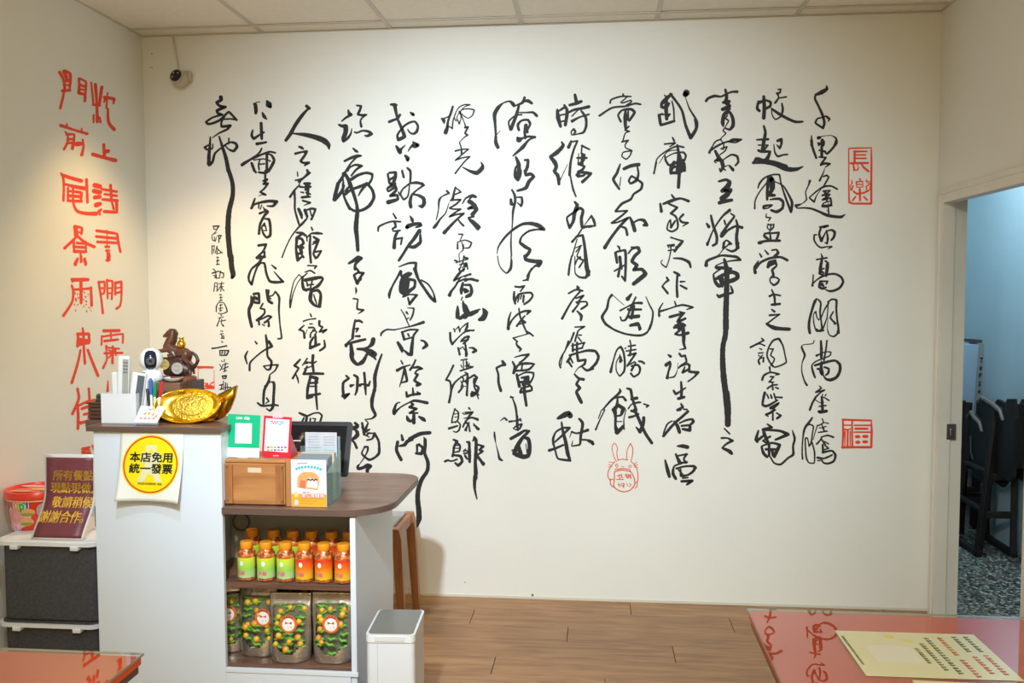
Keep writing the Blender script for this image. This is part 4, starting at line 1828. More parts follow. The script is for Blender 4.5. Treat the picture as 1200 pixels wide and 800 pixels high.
# suspended ceiling
ceil = block('ceiling', (-.1, -6.6, H+.02), (W+.1, .1, H+.1), M_CEIL)
xs = [0] + [.647+.664*i for i in range(5)] + [W]
ys = [0, -.13] + [-.13-.664*i for i in range(1, 10)] + [-6.5]
tm = {}
for i in range(len(xs)-1):
    for j in range(len(ys)-1):
        sx, sy = xs[i+1]-xs[i]-.010, ys[j]-ys[j+1]-.010
        k = (round(sx, 3), round(sy, 3))
        if k not in tm:
            q = B(); box2(q, (0, 0, 0), (sx, sy, .014), bev=.002); me = bpy.data.meshes.new('ceiling_tile'); q.to_mesh(me); q.free(); me.materials.append(M_CEIL); tm[k] = me
        o = bpy.data.objects.new('ceiling_tile', tm[k]); COL.objects.link(o); o.parent = ceil
        o.location = (xs[i]+.005, ys[j+1]+.005, H+.003+random.uniform(0, .0015))
for i, x in enumerate(xs):
    q = B(); box2(q, (max(0, x-.011), -6.5, H-.001), (min(W, x+.011), 0, H+.003)); obj('grid_bar', q, M_GRID, ceil)
for y in ys:
    q = B(); box2(q, (0, max(-6.5, y-.011), H-.002), (W, min(0, y+.011), H+.002)); obj('grid_bar', q, M_GRID, ceil)
# low grey edge where the wall meets the floor
bb = B(); box2(bb, (0, -.004, 0), (W, 0, .012)); struct(obj('baseboard_back', bb, mat('skirting_seal', (.66, .63, .54), .7)))
# doorway
b = B()
box2(b, (W-.010, -.105, 0), (W+.045, -.0701, 1.9899)); box2(b, (W+.0451, -.088, 0), (W+.105, -.0701, 2.004))
box2(b, (W-.013, -.0700, 0), (W-.0002, -.030, 2.0299), bev=.003)
box2(b, (W-.010, -1.0199, 1.99), (W+.045, -.0701, 2.0299)); box2(b, (W+.0451, -1.0199, 2.005), (W+.105, -.0701, 2.0299))
box2(b, (W-.013, -1.08, 2.030), (W-.0002, -.030, 2.058), bev=.003)
box2(b, (W-.010, -1.0198, 0), (W+.105, -.985, 1.9898))
door = struct(obj('door_1', b, M_JAMB))
b = B(); box2(b, (W+.030, -.108, .87), (W+.072, -.103, .945), bev=.001); box2(b, (W+.040, -.122, .89), (W+.062, -.107, .925), bev=.004)
obj('strike_plate', b, mat('dull_steel', (.22, .20, .18), .35, .9), door)
# hallway behind the doorway
M_HALL = mat('hallway_paint', (.52, .62, .64), .8, noise=(2, .05))
M_HALL2 = mat('hallway_dado_paint', (.62, .66, .66), .8, noise=(4, .08))
block('wall_hallway_right', (4.87, -2.2, 0), (4.97, 2.3, H), M_HALL)
block('wall_hallway_end', (4.08, 2.05, 0), (4.87, 2.15, H), M_HALL)
block('wall_hallway_left', (4.08, .1, 0), (4.1, 2.05, H), M_HALL)
block('wall_hallway_front', (4.08, -2.3, 0), (4.97, -2.2, H), M_HALL)
block('ceiling_hallway', (4.08, -2.3, H), (4.97, 2.3, H+.1), M_HALL)
mt = mat('terrazzo', (.1, .11, .11), .35); N = mt.node_tree.nodes; L = mt.node_tree.links
tc = N.new('ShaderNodeTexCoord'); v = N.new('ShaderNodeTexVoronoi'); v.inputs['Scale'].default_value = 75; v.inputs['Randomness'].default_value = 1
L.new(tc.outputs['Object'], v.inputs[0]); sp = N.new('ShaderNodeSeparateColor'); L.new(v.outputs['Color'], sp.inputs[0])
r = N.new('ShaderNodeValToRGB'); r.color_ramp.interpolation = 'CONSTANT'
for i, (p, c) in enumerate([(0, (.05, .055, .045)), (.3, (.13, .145, .12)), (.55, (.26, .27, .22)), (.78, (.60, .58, .50)), (.93, (.34, .23, .13))]):
    k = r.color_ramp.elements[i] if i < 2 else r.color_ramp.elements.new(p)
    k.position = p; k.color = (*c, 1)
L.new(sp.outputs[0], r.inputs[0]); L.new(r.outputs[0], N['Principled BSDF'].inputs['Base Color'])
block('floor_hallway', (W+.0, -2.2, -.1), (4.87, 2.05, 0), mt)
# light switch on the hallway's end wall
c = at(1127, 409, Y=2.05)
sw = thing('light_switch', 'grey light switch on the blue hallway wall beside the leaning box', 'switch', (c.x, 2.05, c.z))
b = B(); box(b, (0, -.005, 0), (.075, .01, .12), bev=.003); obj('switch_plate', b, mat('switch_grey', (.30, .33, .33), .5), sw)
b = B(); box(b, (0, -.013, 0), (.03, .008, .05), bev=.002); obj('rocker', b, mat('switch_dark', (.10, .11, .11), .4), sw)

# ================================================================== painted calligraphy
WK = .545   # half of the brush width, with the ink's spread
def strokes(data, plane, m, host, smooth, name, off):
    """data lines: @x,y,scale = where the block sits and its magnification; # = next character; points x,y,width"""
    cur = {}; ox = oy = 0; sc = 1; key = None
    for ln in data.strip().split('\n'):
        ln = ln.strip()
        if not ln: continue
        if ln[0] == '@': ox, oy, sc = map(float, ln[1:].split(',')); continue
        if ln[0] == '#': key = ln[1:]; cur.setdefault(key, []); continue
        cur[key].append([(ox+float(a)/sc, oy+float(b)/sc, float(c)/sc*WK) for a, b, c in (t.split(',') for t in ln.split())])
    for key, sts in cur.items():
        vs, fs = [], []
        def put(px, py, d):
            q = at(px, py, **plane)
            vs.append((q.x, q.y-d, q.z) if 'Y' in plane else (q.x+d, q.y, q.z)); return len(vs)-1
        for si, st in enumerate(sts):
            d = off + si*2e-5
            P = st
            pts = []
            for i in range(len(P)-1):
                p0, p1, p2, p3 = P[max(i-1, 0)], P[i], P[i+1], P[min(i+2, len(P)-1)]
                ln = math.hypot(p2[0]-p1[0], p2[1]-p1[1]); n = max(1, int(ln/1.3)) if smooth else 1
                # a stroke bends smoothly unless the turn is a sharp corner
                def tang(a, b, c):
                    l1 = math.hypot(b[0]-a[0], b[1]-a[1]); l2 = math.hypot(c[0]-b[0], c[1]-b[1])
                    if l1 < 1e-6 or l2 < 1e-6: return ((c[0]-a[0])*.5, (c[1]-a[1])*.5)
                    u = ((b[0]-a[0])/l1, (b[1]-a[1])/l1); v = ((c[0]-b[0])/l2, (c[1]-b[1])/l2)
                    k = max(0, (u[0]*v[0]+u[1]*v[1]+.35)/1.35)
                    sx, sy = u[0]+v[0], u[1]+v[1]; q = math.hypot(sx, sy) or 1
                    return (sx/q*k*ln*.9, sy/q*k*ln*.9)
                m1, m2 = tang(p0, p1, p2), tang(p1, p2, p3)
                for k in range(n):
                    t = k/n; h00 = 2*t**3-3*t*t+1; h10 = t**3-2*t*t+t; h01 = -2*t**3+3*t*t; h11 = t**3-t*t
                    pts.append((h00*p1[0]+h10*m1[0]+h01*p2[0]+h11*m2[0], h00*p1[1]+h10*m1[1]+h01*p2[1]+h11*m2[1], p1[2]+(p2[2]-p1[2])*t))
            pts.append(P[-1])
            prev = None
            for i, (x, y, r) in enumerate(pts):
                a, c = pts[max(i-1, 0)], pts[min(i+1, len(pts)-1)]
                dx, dy = c[0]-a[0], c[1]-a[1]; q = math.hypot(dx, dy) or 1; nx, ny = -dy/q, dx/q
                w = r*(1+random.uniform(-.06, .06)) if smooth else r
                L_, R_ = put(x+nx*w, y+ny*w, d), put(x-nx*w, y-ny*w, d)
                if prev: fs.append((prev[0], L_, R_, prev[1]))
                prev = (L_, R_)
            for x, y, r in P:
                n = 10 if smooth else 4; a0 = random.random() if smooth else PI/4; rr = r if smooth else r*.9
                ids = [put(x+rr*math.cos(a0+2*PI*k/n), y+rr*math.sin(a0+2*PI*k/n), d+5e-6) for k in range(n)]
                fs.append(tuple(ids))
        me = bpy.data.meshes.new(name); me.from_pydata(vs, [], fs); me.materials.append(m)
        o = bpy.data.objects.new(name, me); COL.objects.link(o); o.parent = host
strokes(BLACK, dict(Y=0), M_INK, wall_back, True, 'painted_character', .0006)
strokes(SEALS, dict(Y=0), M_RED, wall_back, False, 'painted_seal', .0006)
strokes(RABBIT, dict(Y=0), mat('rabbit_red', (.72, .12, .05), .65), wall_back, True, 'rabbit_seal', .0006)
strokes(LEFTRED, dict(X=0), M_RED, wall_left, True, 'painted_character', .0006)
# small nail holes and scuffs on the back wall
b = B()
for px, py, r in ((178, 63, .003), (178, 79, .003), (624, 697, .006), (176, 79, .002), (545, 682, .003)):
    q = at(px, py, Y=0); disc(b, (0, 0, 0), r, r, .0008, 8, Matrix.Translation((q.x, -.0003, q.z)) @ STAND)
obj('nail_hole', b, mat('hole_dark', (.09, .08, .07), .9), wall_back)

# ================================================================== reception counter
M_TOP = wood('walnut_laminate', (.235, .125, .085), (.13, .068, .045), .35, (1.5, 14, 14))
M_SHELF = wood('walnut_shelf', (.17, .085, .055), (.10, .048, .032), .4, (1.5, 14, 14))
M_BACK = mat('grey_back_board', (.42, .42, .38), .6, noise=(2, .04))
M_EDGE = mat('walnut_edge_band', (.12, .075, .06), .4)
FY = -1.5
desk = thing('reception_counter', 'white reception counter with walnut tops, a tall block at left and open shelves at right', 'counter', (.56, FY, 0))
def D(name, boxes, m, bev=.0015, parent=None):
    b = B()
    for lo, hi in boxes: box2(b, [lo[0]-.56, lo[1]-FY, lo[2]], [hi[0]-.56, hi[1]-FY, hi[2]], bev=bev)
    return obj(name, b, m, parent or desk)
D('front_panel', [((.56, FY, 0), (1.035, FY+.02, 1.087))], M_WHITE)
D('side_panel', [((.56, FY+.02, 0), (.58, -1.235, 1.087))], M_WHITE)
D('side_panel', [((1.015, FY+.021, .84), (1.035, -1.235, 1.087))], M_WHITE)
D('shelf_side_panel', [((.91, FY+.021, 0), (.93, -1.0, .798))], M_BACK)
D('end_panel', [((1.495, FY+.004, 0), (1.515, -.93, .79))], M_WHITE)
D('toe_board', [((1.036, FY-.004, 0), (1.494, FY+.014, .238)), ((1.036, FY-.008, .226), (1.522, FY-.001, .242))], M_WHITE)
D('back_panel', [((.931, -1.19, .23), (1.494, -1.175, .798))], M_BACK)
D('rear_panel', [((.581, -1.255, 0), (.909, -1.24, 1.087))], M_WHITE)
D('tower_top', [((.543, FY-.018, 1.088), (1.045, -1.22, 1.106))], M_EDGE, .002)
D('tower_top_surface', [((.545, FY-.016, 1.1062), (1.043, -1.222, 1.1068))], M_TOP, 0)
D('side_ledge', [((.456, -1.375, 1.080), (.5425, -1.222, 1.1068))], M_EDGE)
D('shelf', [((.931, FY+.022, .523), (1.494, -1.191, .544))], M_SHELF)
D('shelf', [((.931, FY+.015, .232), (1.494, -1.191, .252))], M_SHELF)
D('panel_cap', [((1.497, FY+.006, .791), (1.513, -.95, .797))], M_BACK, 0)
# counter top with rounded outer corners
def rounded(x0, y0, x1, y1, r):   # r: radii for (x0y0, x1y0, x1y1, x0y1)
    P = []
    for cx, cy, rr, a in ((x0+r[0], y0+r[0], r[0], PI), (x1-r[1], y0+r[1], r[1], 1.5*PI), (x1-r[2], y1-r[2], r[2], 0), (x0+r[3], y1-r[3], r[3], .5*PI)):
        n = 14 if rr > .01 else 1
        for i in range(n+1 if n > 1 else 1): P.append((cx+rr*math.cos(a+i/n*PI/2), cy+rr*math.sin(a+i/n*PI/2)))
    return P
b = B(); prism(b, [(x-.56, y-FY) for x, y in rounded(1.037, FY-.012, 1.632, -.865, (0, .17, .11, 0))], .799, .8205); obj('countertop_edge', b, M_EDGE, desk)
b = B(); prism(b, [(x-.56, y-FY) for x, y in rounded(1.038, FY-.0105, 1.6305, -.8665, (0, .168, .108, 0))], .8207, .8215); obj('countertop', b, M_TOP, desk)
# cable hole in the back board
c = at(283, 611, Y=-1.192)
b = B(); lathe(b, [(.030, 0), (.036, 0), (.036, .006), (.030, .006), (.030, 0)], 28, Matrix.Translation((c.x-.56, -1.192-FY, c.z)) @ Euler((PI/2, 0, 0)).to_matrix().to_4x4(), cap=False)
ch = obj('cable_hole', b, mat('grommet_grey', (.16, .15, .14), .5), desk, True)
b = B(); disc(b, (0, 0, .001), .030, .030, .001, 24, Matrix.Translation((c.x-.56, -1.192-FY, c.z)) @ STAND); obj('grommet_cap', b, mat('grommet_cap_grey', (.36, .36, .33), .5), ch)

# ------------------------------------------------------------------ stool behind the counter
M_STOOL = wood('stool_wood', (.42, .17, .06), (.30, .11, .04), .4, (10, 10, 1.5))
st = thing('stool', 'wooden stool with a grey cushion behind the right end of the counter', 'stool', (1.26, -.36, 0))
b = B(); box2(b, (-.19, -.15, .475), (.155, .15, .497), bev=.008); obj('cushion', b, mat('grey_cushion', (.40, .40, .42), .8), st)
for sx in (-1, 1):
    for sy in (-1, 1):
        b = B(); x1, y1 = .178*sx, .15*sy; x0, y0 = .200*sx, .16*sy
        M = Matrix()
        vs = []
        for (cx, cy, z, h) in ((x0, y0, 0, .016), (x1, y1, .44, .022), (x1-.012*sx, y1, .49, .022)):
            vs.append([b.verts.new((cx+i*h, cy+j*h, z)) for i, j in ((-1, -1), (1, -1), (1, 1), (-1, 1))])
        for A, C in zip(vs, vs[1:]):
            for k in range(4): b.faces.new((A[k], A[(k+1) % 4], C[(k+1) % 4], C[k]))
        b.faces.new(vs[0][::-1]); b.faces.new(vs[-1])
        obj('leg', b, M_STOOL, st)
for sy in (-1, 1):
    b = B(); box(b, (0, .152*sy, .45), (.33, .025, .07), bev=.006); obj('rail', b, M_STOOL, st)
for sx in (-1, 1):
    b = B(); box(b, (.172*sx, 0, .462), (.028, .28, .05), bev=.006); obj('rail', b, M_STOOL, st)

# ------------------------------------------------------------------ bin
bn = thing('waste_bin', 'slim white sensor bin with a dark grey lid, in front of the counter end', 'bin', (1.651, -1.47, 0), .055)
M_BIN = mat('bin_white', (.74, .78, .86), .35)
b = B(); prism(b, rounded(-.083, -.12, .083, .12, (.018,)*4), .0, .388); obj('bin_body', b, M_BIN, bn, True)
b = B(); P = rounded(-.085, -.125, .085, .125, (.02,)*4); prism(b, P, .390, .415); 
obj('lid_rim', b, mat('bin_rim_white', (.80, .82, .84), .35), bn, True)
b = B(); prism(b, rounded(-.077, -.113, .077, .115, (.016,)*4), .4152, .4185); obj('lid', b, mat('bin_lid_grey', (.20, .195, .18), .22), bn, True)
b = B(); box2(b, (-.052, -.1275, .394), (.052, -.1245, .413), bev=.001); obj('sensor_strip', b, mat('bin_sensor', (.70, .73, .77), .3), bn)
b = B(); box2(b, (-.0445, -.1206, .0), (-.0435, -.1200, .385)); obj('body_seam', b, mat('seam_grey', (.40, .43, .50), .5), bn)

# ------------------------------------------------------------------ goods on the shelves
M_CAP = mat('orange_cap', (.86, .30, .012), .35, noise=(40, .04))
M_NUT = vor_mat('chilli_peanut_fill', [(.62, .14, .02), (.10, .015, .004), (.80, .26, .06), (.90, .48, .22), (.28, .04, .008)], 120)
LG = ramp_mat('green_label_print', [(0, (.50, .68, .42)), (.45, (.30, .60, .10)), (1, (.62, .72, .02))], 2, .008, .088)
LR = ramp_mat('red_label_print', [(0, (.80, .58, .02)), (.25, (.80, .42, .02)), (.6, (.78, .15, .01)), (1, (.62, .01, .01))], 2, .008, .088)
M_PINK = mat('pink_print', (.75, .13, .20), .5); M_LOGO = mat('white_print', (.85, .85, .82), .5)
M_DARKPR = mat('dark_print', (.05, .06, .04), .5)
def jar(kind, label, loc, rz, group):
    t = thing('spice_jar', label, 'jar', loc, rz, group)
    b = B(); lathe(b, [(.027, 0), (.0315, .003), (.0325, .008), (.0315, .012), (.0325, .03), (.0325, .092), (.0315, .099), (.027, .108), (.021, .113), (.0195, .117)], 28)
    obj('jar_body', b, M_NUT, t, True)
    b = B(); lathe(b, [(.0215, .114), (.023, .116), (.0228, .136), (.0215, .139), (.012, .1395), (0, .1395)], 32)
    obj('cap', b, M_CAP, t, True)
    b = B(); lathe(b, [(.0328, .013), (.0330, .014), (.0330, .084), (.0328, .085)], 26, None, False, PI+.25, 2*PI-.1)
    lb = obj('paper_label', b, LG if kind == 'g' else LR, t, 'all')
    def wrap(v): a = -PI/2 - .12 + v.x/.033; return Vector((.0333*math.cos(a), .0333*math.sin(a), v.y))
    text('天椒', .017, M_PINK, lb, None, .0006, warp=lambda v: wrap(Vector((v.x-.004, v.y+.030, 0))))
    b = B(); wr = lambda v: wrap(v)*1; k = [b.verts.new(wrap(Vector((.007*math.cos(q*PI/8), .066+.009*math.sin(q*PI/8), 0)))) for q in range(16)]; k0 = b.verts.new(wrap(Vector((0, .066, 0)))+Vector((0, -.0005, 0))); [b.faces.new((k0, k[q], k[(q+1) % 16])) for q in range(16)]
    obj('label_emblem', b, M_LOGO, lb)
    return t
words = ['first', 'second', 'third']
for i, px in enumerate((289.6, 312.2, 335.2, 357, 379.8, 402.9)):
    c = at(px, 670, Y=-1.437)
    kind = 'g' if i < 3 else 'r'
    lab = ('chilli snack jar with green label, %s from the left in the front row' if i < 3 else 'chilli snack jar with red and yellow label, %s red one from left, front row') % words[i % 3]
    jar(kind, lab, (c.x, -1.437, .5442), random.uniform(-.12, .16)+(-.1 if i == 4 else 0), 'chilli snack jars on the upper shelf')
names = ['behind the first and second green-labelled jars', 'behind the second and third green-labelled jars', 'behind the third green jar and first red jar', 'behind the first and second red-labelled jars', 'behind the second and third red-labelled jars', 'behind the last red jar against the end panel']
for i, px in enumerate((295.6, 320.8, 343.5, 365.2, 388.6, 409)):
    c = at(px, 640, Y=-1.28)
    jar('g' if i < 3 else 'r', 'shaded orange-capped back-row jar ' + names[i], (min(c.x, 1.458), -1.28, .5442), random.uniform(-.2, .2), 'chilli snack jars on the upper shelf')

M_FOIL = mat('silver_pouch_foil', (.56, .51, .46), .24, .85, bump=(14, .8))
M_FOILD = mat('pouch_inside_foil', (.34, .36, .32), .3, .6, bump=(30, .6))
M_FILM = clear('pouch_film', (.96, .97, .95), 1.5, .06)
M_FRUIT = ramp_mat('plum_skin', [(0, (.55, .50, .03)), (.5, (.80, .42, .03)), (1, (.70, .12, .02))], 0, -.012, .012)
M_LEAF = mat('green_wrapper', (.12, .36, .035), .4, noise=(60, .4)); M_RING = mat('orange_ring_print', (.72, .14, .03), .5)
def smoothstep(t): t = max(0, min(1, t)); return t*t*(3-2*t)
def pouch(label, loc, rz, wd, ht, seed, lab_x=.0, crumple=0):
    rnd = random.Random(seed)
    t = thing('snack_pouch', label, 'pouch', loc, rz, 'snack pouches on the lower shelf')
    NX, NZ = 20, 30
    def depth(u, v):  # front bulge, u,v in 0..1
        e = max(0, 1-abs(2*u-1)**3)
        return (.006+.034*(1-smoothstep((v-.05)/.95))*e + .010*e*(1-v)) if v < .86 else .0025
    b = B(); fr = {}; bk = {}
    for i in range(NX+1):
        for j in range(NZ+1):
            u, v = i/NX, j/NZ; x = (u-.5)*wd*(1-.05*smoothstep((.25-v)/.25)); z = v*ht
            wob = .0018*math.sin(7*u+seed)*math.sin(9*v+seed)
            fr[i, j] = b.verts.new((x, -depth(u, v)-wob, z)); bk[i, j] = b.verts.new((x, depth(u, v)*.6+.001-wob, z))
    hole = lambda i, j: 2 <= i < NX-2 and 4 <= j < 25 and not (j < 10 and abs(i-NX/2+.5) > (j-2)*1.35)
    for i in range(NX):
        for j in range(NZ):
            if not hole(i, j): b.faces.new((fr[i, j], fr[i+1, j], fr[i+1, j+1], fr[i, j+1]))
            b.faces.new((bk[i, j], bk[i, j+1], bk[i+1, j+1], bk[i+1, j]))
    for j in range(NZ):
        for i in (0, NX): b.faces.new((fr[i, j], fr[i, j+1], bk[i, j+1], bk[i, j]))
    for i in range(NX):
        for j in (0, NZ): b.faces.new((fr[i, j], fr[i+1, j], bk[i+1, j], bk[i, j]))
    obj('foil_pouch', b, M_FOIL, t, 'all')
    b = B()
    for i in range(NX):
        for j in range(NZ):
            if hole(i, j):
                vs = [fr for fr in ((i, j), (i+1, j), (i+1, j+1), (i, j+1))]
                b.faces.new([b.verts.new((((a/NX)-.5)*wd, -depth(a/NX, c/NZ)-.0005, c/NZ*ht)) for a, c in vs])
    bmesh.ops.remove_doubles(b, verts=b.verts, dist=1e-5); obj('window_film', b, M_FILM, t, 'all')
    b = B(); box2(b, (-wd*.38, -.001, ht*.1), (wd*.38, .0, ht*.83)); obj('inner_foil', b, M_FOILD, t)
    rows = 8
    for r_ in range(rows):
        v = .15+.66*r_/(rows-1)
        for c_ in range(3):
            u = .23+.27*c_+rnd.uniform(-.04, .04); x = (u-.5)*wd; z = v*ht+rnd.uniform(-.008, .008)
            if abs(u-.5) > (v*NZ-1)*1.3/NX and v < .3: continue
            dy = -depth(u, v)+.010
            b = B(); 
            top = r_ == rows-1
            ball(b, (0, 0, 0), 1, (.021 if not top else .026, .007, .0062), 12, 7)
            for vv in b.verts: vv.co.z += .003*math.sin(vv.co.x*260+seed)
            o = obj('green_wrapper', b, M_LEAF, t, True, loc=(x, dy, z)); o.rotation_euler = (0, rnd.uniform(-.3, .3), 0)
            if rnd.random() < (.9 if r_ == rows-2 else .5) and not top:
                b = B(); ball(b, (0, 0, 0), rnd.uniform(.0095, .0130), (1, .8, .95), 14, 9)
                o = obj('plum', b, M_FRUIT, t, True, loc=(x+rnd.uniform(-.006, .006), dy-.003, z+.009)); o.rotation_euler = (0, rnd.uniform(0, 6), 0)
    lx, lz = lab_x*wd, ht*.56; dy = -depth(.5+lab_x, .56)-.0025
    ML = Matrix.Translation((lx, dy, lz)) @ Euler((PI/2-.05, 0, 0)).to_matrix().to_4x4()
    b = B(); disc(b, (0, 0, 0), .0315, .0325, .0008, 32, ML); lb = obj('round_label', b, M_RING, t)
    b = B(); disc(b, (0, -.002, .0009), .0225, .0235, .0003, 28, ML); obj('label_face', b, M_LOGO, lb)
    b = B()
    for a in (-.55, -.2, .15, .5): box(b, (.0268*math.sin(a), .0265*math.cos(a)-.001, .0013), (.005, .006, .0004), (0, 0, -a), M=ML)
    obj('lettering', b, M_DARKPR, lb)
    b = B()
    for s in (-1, 1): prism(b, [(0, .003), (s*.012, .009), (s*.012, -.001)], .0013, .0016, ML)
    box(b, (0, .003, .0015), (.016, .002, .0004), M=ML); box(b, (.010, -.011, .0015), (.004, .003, .0004), M=ML); box(b, (-.001, -.012, .0015), (.003, .002, .0004), M=ML)
    obj('bow_print', b, mat('bow_red', (.55, .03, .03), .5), lb)
    return t
c = at(272, 740, Y=-1.36); pouch('silver snack pouch, leftmost on the lower shelf, partly hidden by the tall block', (c.x-.006, -1.36, .2525), .35, .14, .25, 3, -.05)
c = at(303, 735, Y=-1.395); pouch('silver snack pouch with round label, second from the left on the lower shelf', (c.x, -1.385, .2525), -.05, .15, .252, 5, .18)
c = at(340, 740, Y=-1.44); pouch('silver snack pouch with round label, foremost on the lower shelf, third from the left', (c.x, -1.43, .2525), .03, .152, .245, 8, 0)
c = at(390, 740, Y=-1.43); pouch('silver snack pouch with round label against the white end panel', (min(c.x, 1.415), -1.425, .2525), .02, .148, .25, 11, 0)
c = at(344, 700, Y=-1.30); pouch('silver snack pouch behind the foremost one, only its crimped top showing', (c.x, -1.29, .2525), -.02, .15, .262, 14, 0)

# ================================================================== things on the low counter top (z = .8215)
Z1 = .8218
M_PINE = wood('pine_box', (.52, .24, .085), (.36, .14, .045), .4, (1.2, 9, 9), ns=2.5)
M_PINE2 = wood('pine_box_side', (.42, .18, .06), (.30, .11, .035), .4, (9, 9, 1.2), ns=2.5)
x0, x1 = at(261.5, 588, Y=-1.47).x, at(345, 588, Y=-1.47).x
wb = thing('wooden_box', 'orange pine box with a grooved drawer front on the low counter', 'box', (x0, -1.47, Z1))
wd = x1-x0; hb = .165
b = B(); box2(b, (0, .014, 0), (wd, .17, hb), bev=.002); obj('box_body', b, M_PINE, wb)
b = B(); box2(b, (wd-.03, -.002, 0), (wd, .0139, hb), bev=.002); obj('box_side', b, M_PINE2, wb)
b = B(); box2(b, (.0, 0, hb-.010), (wd-.031, .0139, hb), bev=.001); obj('box_rim', b, M_PINE, wb)
dr = None
b = B(); box2(b, (.008, .002, .004), (wd-.034, .0139, hb-.013), bev=.002); dr = obj('drawer_front', b, M_PINE, wb)
for xx in (.010, wd-.066):
    b = B(); box2(b, (xx, -.008, .006), (xx+.028, .0015, hb-.016), bev=.003); q = obj('batten', b, M_PINE2, dr)
b = B()
for xx in (.016, wd-.044):
    for zz in (.018, hb-.026): disc(b, (0, 0, 0), .0035, .0035, .001, 10, Matrix.Translation((xx+.004, -.008, zz)) @ STAND)
obj('screw', b, mat('dark_screw', (.12, .07, .04), .5), dr)
b = B(); box2(b, (.093, .0005, .118), (.143, .0018, .136), bev=.0006); obj('paper_sticker', b, mat('beige_sticker', (.62, .50, .36), .6), dr)

def leaning(px_l, px_r, py_b, py_t, Y, lean=.10):
    """size and foot of a face that stands between these edges of the photograph"""
    a = at(px_l, py_b, Y=Y); c = at(px_r, py_b, Y=Y); t = at(px_l, py_t, Y=Y)
    return a, c.x-a.x, t.z-a.z
zt = Z1+hb
# green payment sign
gs = thing('payment_sign', 'green payment sign with white panel standing on the pine box', 'sign', (at(285, 533, Y=-1.44).x, -1.445, zt+.001), -.04)
LEAN = Matrix.Translation((0, 0, 0)) @ Euler((PI/2-.10, 0, 0)).to_matrix().to_4x4()
b = B(); prism(b, rounded(-.063, 0, .063, .157, (.004,)*4), -.002, 0, LEAN); g0 = obj('sign_board', b, mat('payment_green', (.0, .42, .20), .3), gs)
b = B(); box2(b, (-.062, .002, .0002), (.062, .036, .0008), M=LEAN); obj('lower_band', b, mat('sign_white', (.80, .83, .82), .4), g0)
b = B(); box2(b, (-.030, .052, .0002), (.032, .124, .0010), M=LEAN); obj('code_panel', b, _m['sign_white'], g0)
text('LINE', .012, _m['sign_white'], g0, LEAN @ Matrix.Translation((-.016, .142, .0008)), .0003)
b = B(); prism(b, rounded(.002, .136, .024, .148, (.003,)*4), .0004, .0009, LEAN); obj('badge', b, _m['sign_white'], g0)
text('Pay', .010, _m['payment_green'], g0, LEAN @ Matrix.Translation((.013, .142, .0013)), .0002)
text('· · · · · · · · · · · · · · · · · ·', .008, mat('tiny_green', (.15, .45, .35), .5), g0, LEAN @ Matrix.Translation((0, .022, .0012)), sx=.9)
b = B(); box2(b, (-.02, .0, 0), (.02, .05, .003)); prism(b, [(0, 0), (.05, 0), (.0, .05)], -.002, .002, Matrix.Translation((0, .012, 0)) @ Euler((PI/2, 0, PI/2)).to_matrix().to_4x4()); obj('easel_leg', b, _m['sign_white'], gs)
# red payment sign
rs = thing('payment_sign', 'red payment sign with rounded white panel standing on the pine box beside the green one', 'sign', (at(324.5, 535, Y=-1.44).x, -1.445, zt+.001), .03)
M_PAYRED = mat('payment_red', (.62, .01, .035), .3)
b = B(); prism(b, rounded(-.054, 0, .054, .153, (.006,)*4), -.002, 0, LEAN); r0 = obj('sign_board', b, M_PAYRED, rs)
b = B(); prism(b, rounded(-.045, .022, .046, .143, (.005,)*4), .0002, .0008, LEAN); obj('white_panel', b, _m['sign_white'], r0)
b = B(); prism(b, [(-.016, .145), (.022, .145), (.02, .158), (.012, .167), (-.002, .165), (-.014, .159)], -.001, .001, LEAN); obj('top_crest', b, mat('pale_pink', (.85, .45, .48), .4), r0)
for ch, xx, cc in (('T', -.020, (.70, .05, .15)), ('W', -.008, (.70, .05, .15)), ('Q', .009, (.02, .30, .55)), ('R', .022, (.02, .45, .60))):
    text(ch, .020, mat('print_'+ch, cc, .4), r0, LEAN @ Matrix.Translation((xx, .127, .0012)), .0004)
for k in range(11):
    b = B(); cx, cy = -.030+.0125*(k % 6), .040-.010*(k//6); box(b, (cx, cy, .0012), (.009, .007, .0005), M=LEAN)
    obj('payment_mark', b, mat('mark_%d' % (k % 5), [(.75, .08, .05), (.8, .3, .05), (.1, .45, .2), (.65, .02, .2), (.08, .25, .6)][k % 5], .4), r0)
text('▪▪▪▪', .010, _m['sign_white'], r0, LEAN @ Matrix.Translation((-.002, .010, .0008)))
b = B(); prism(b, [(0, 0), (.085, 0), (.0, .10)], -.0015, .0015, Matrix.Translation((.05, 0, 0)) @ Euler((PI/2, 0, PI/2)).to_matrix().to_4x4())
box2(b, (-.05, .03, 0), (.05, .08, .002)); obj('easel_leg', b, M_PAYRED, rs)
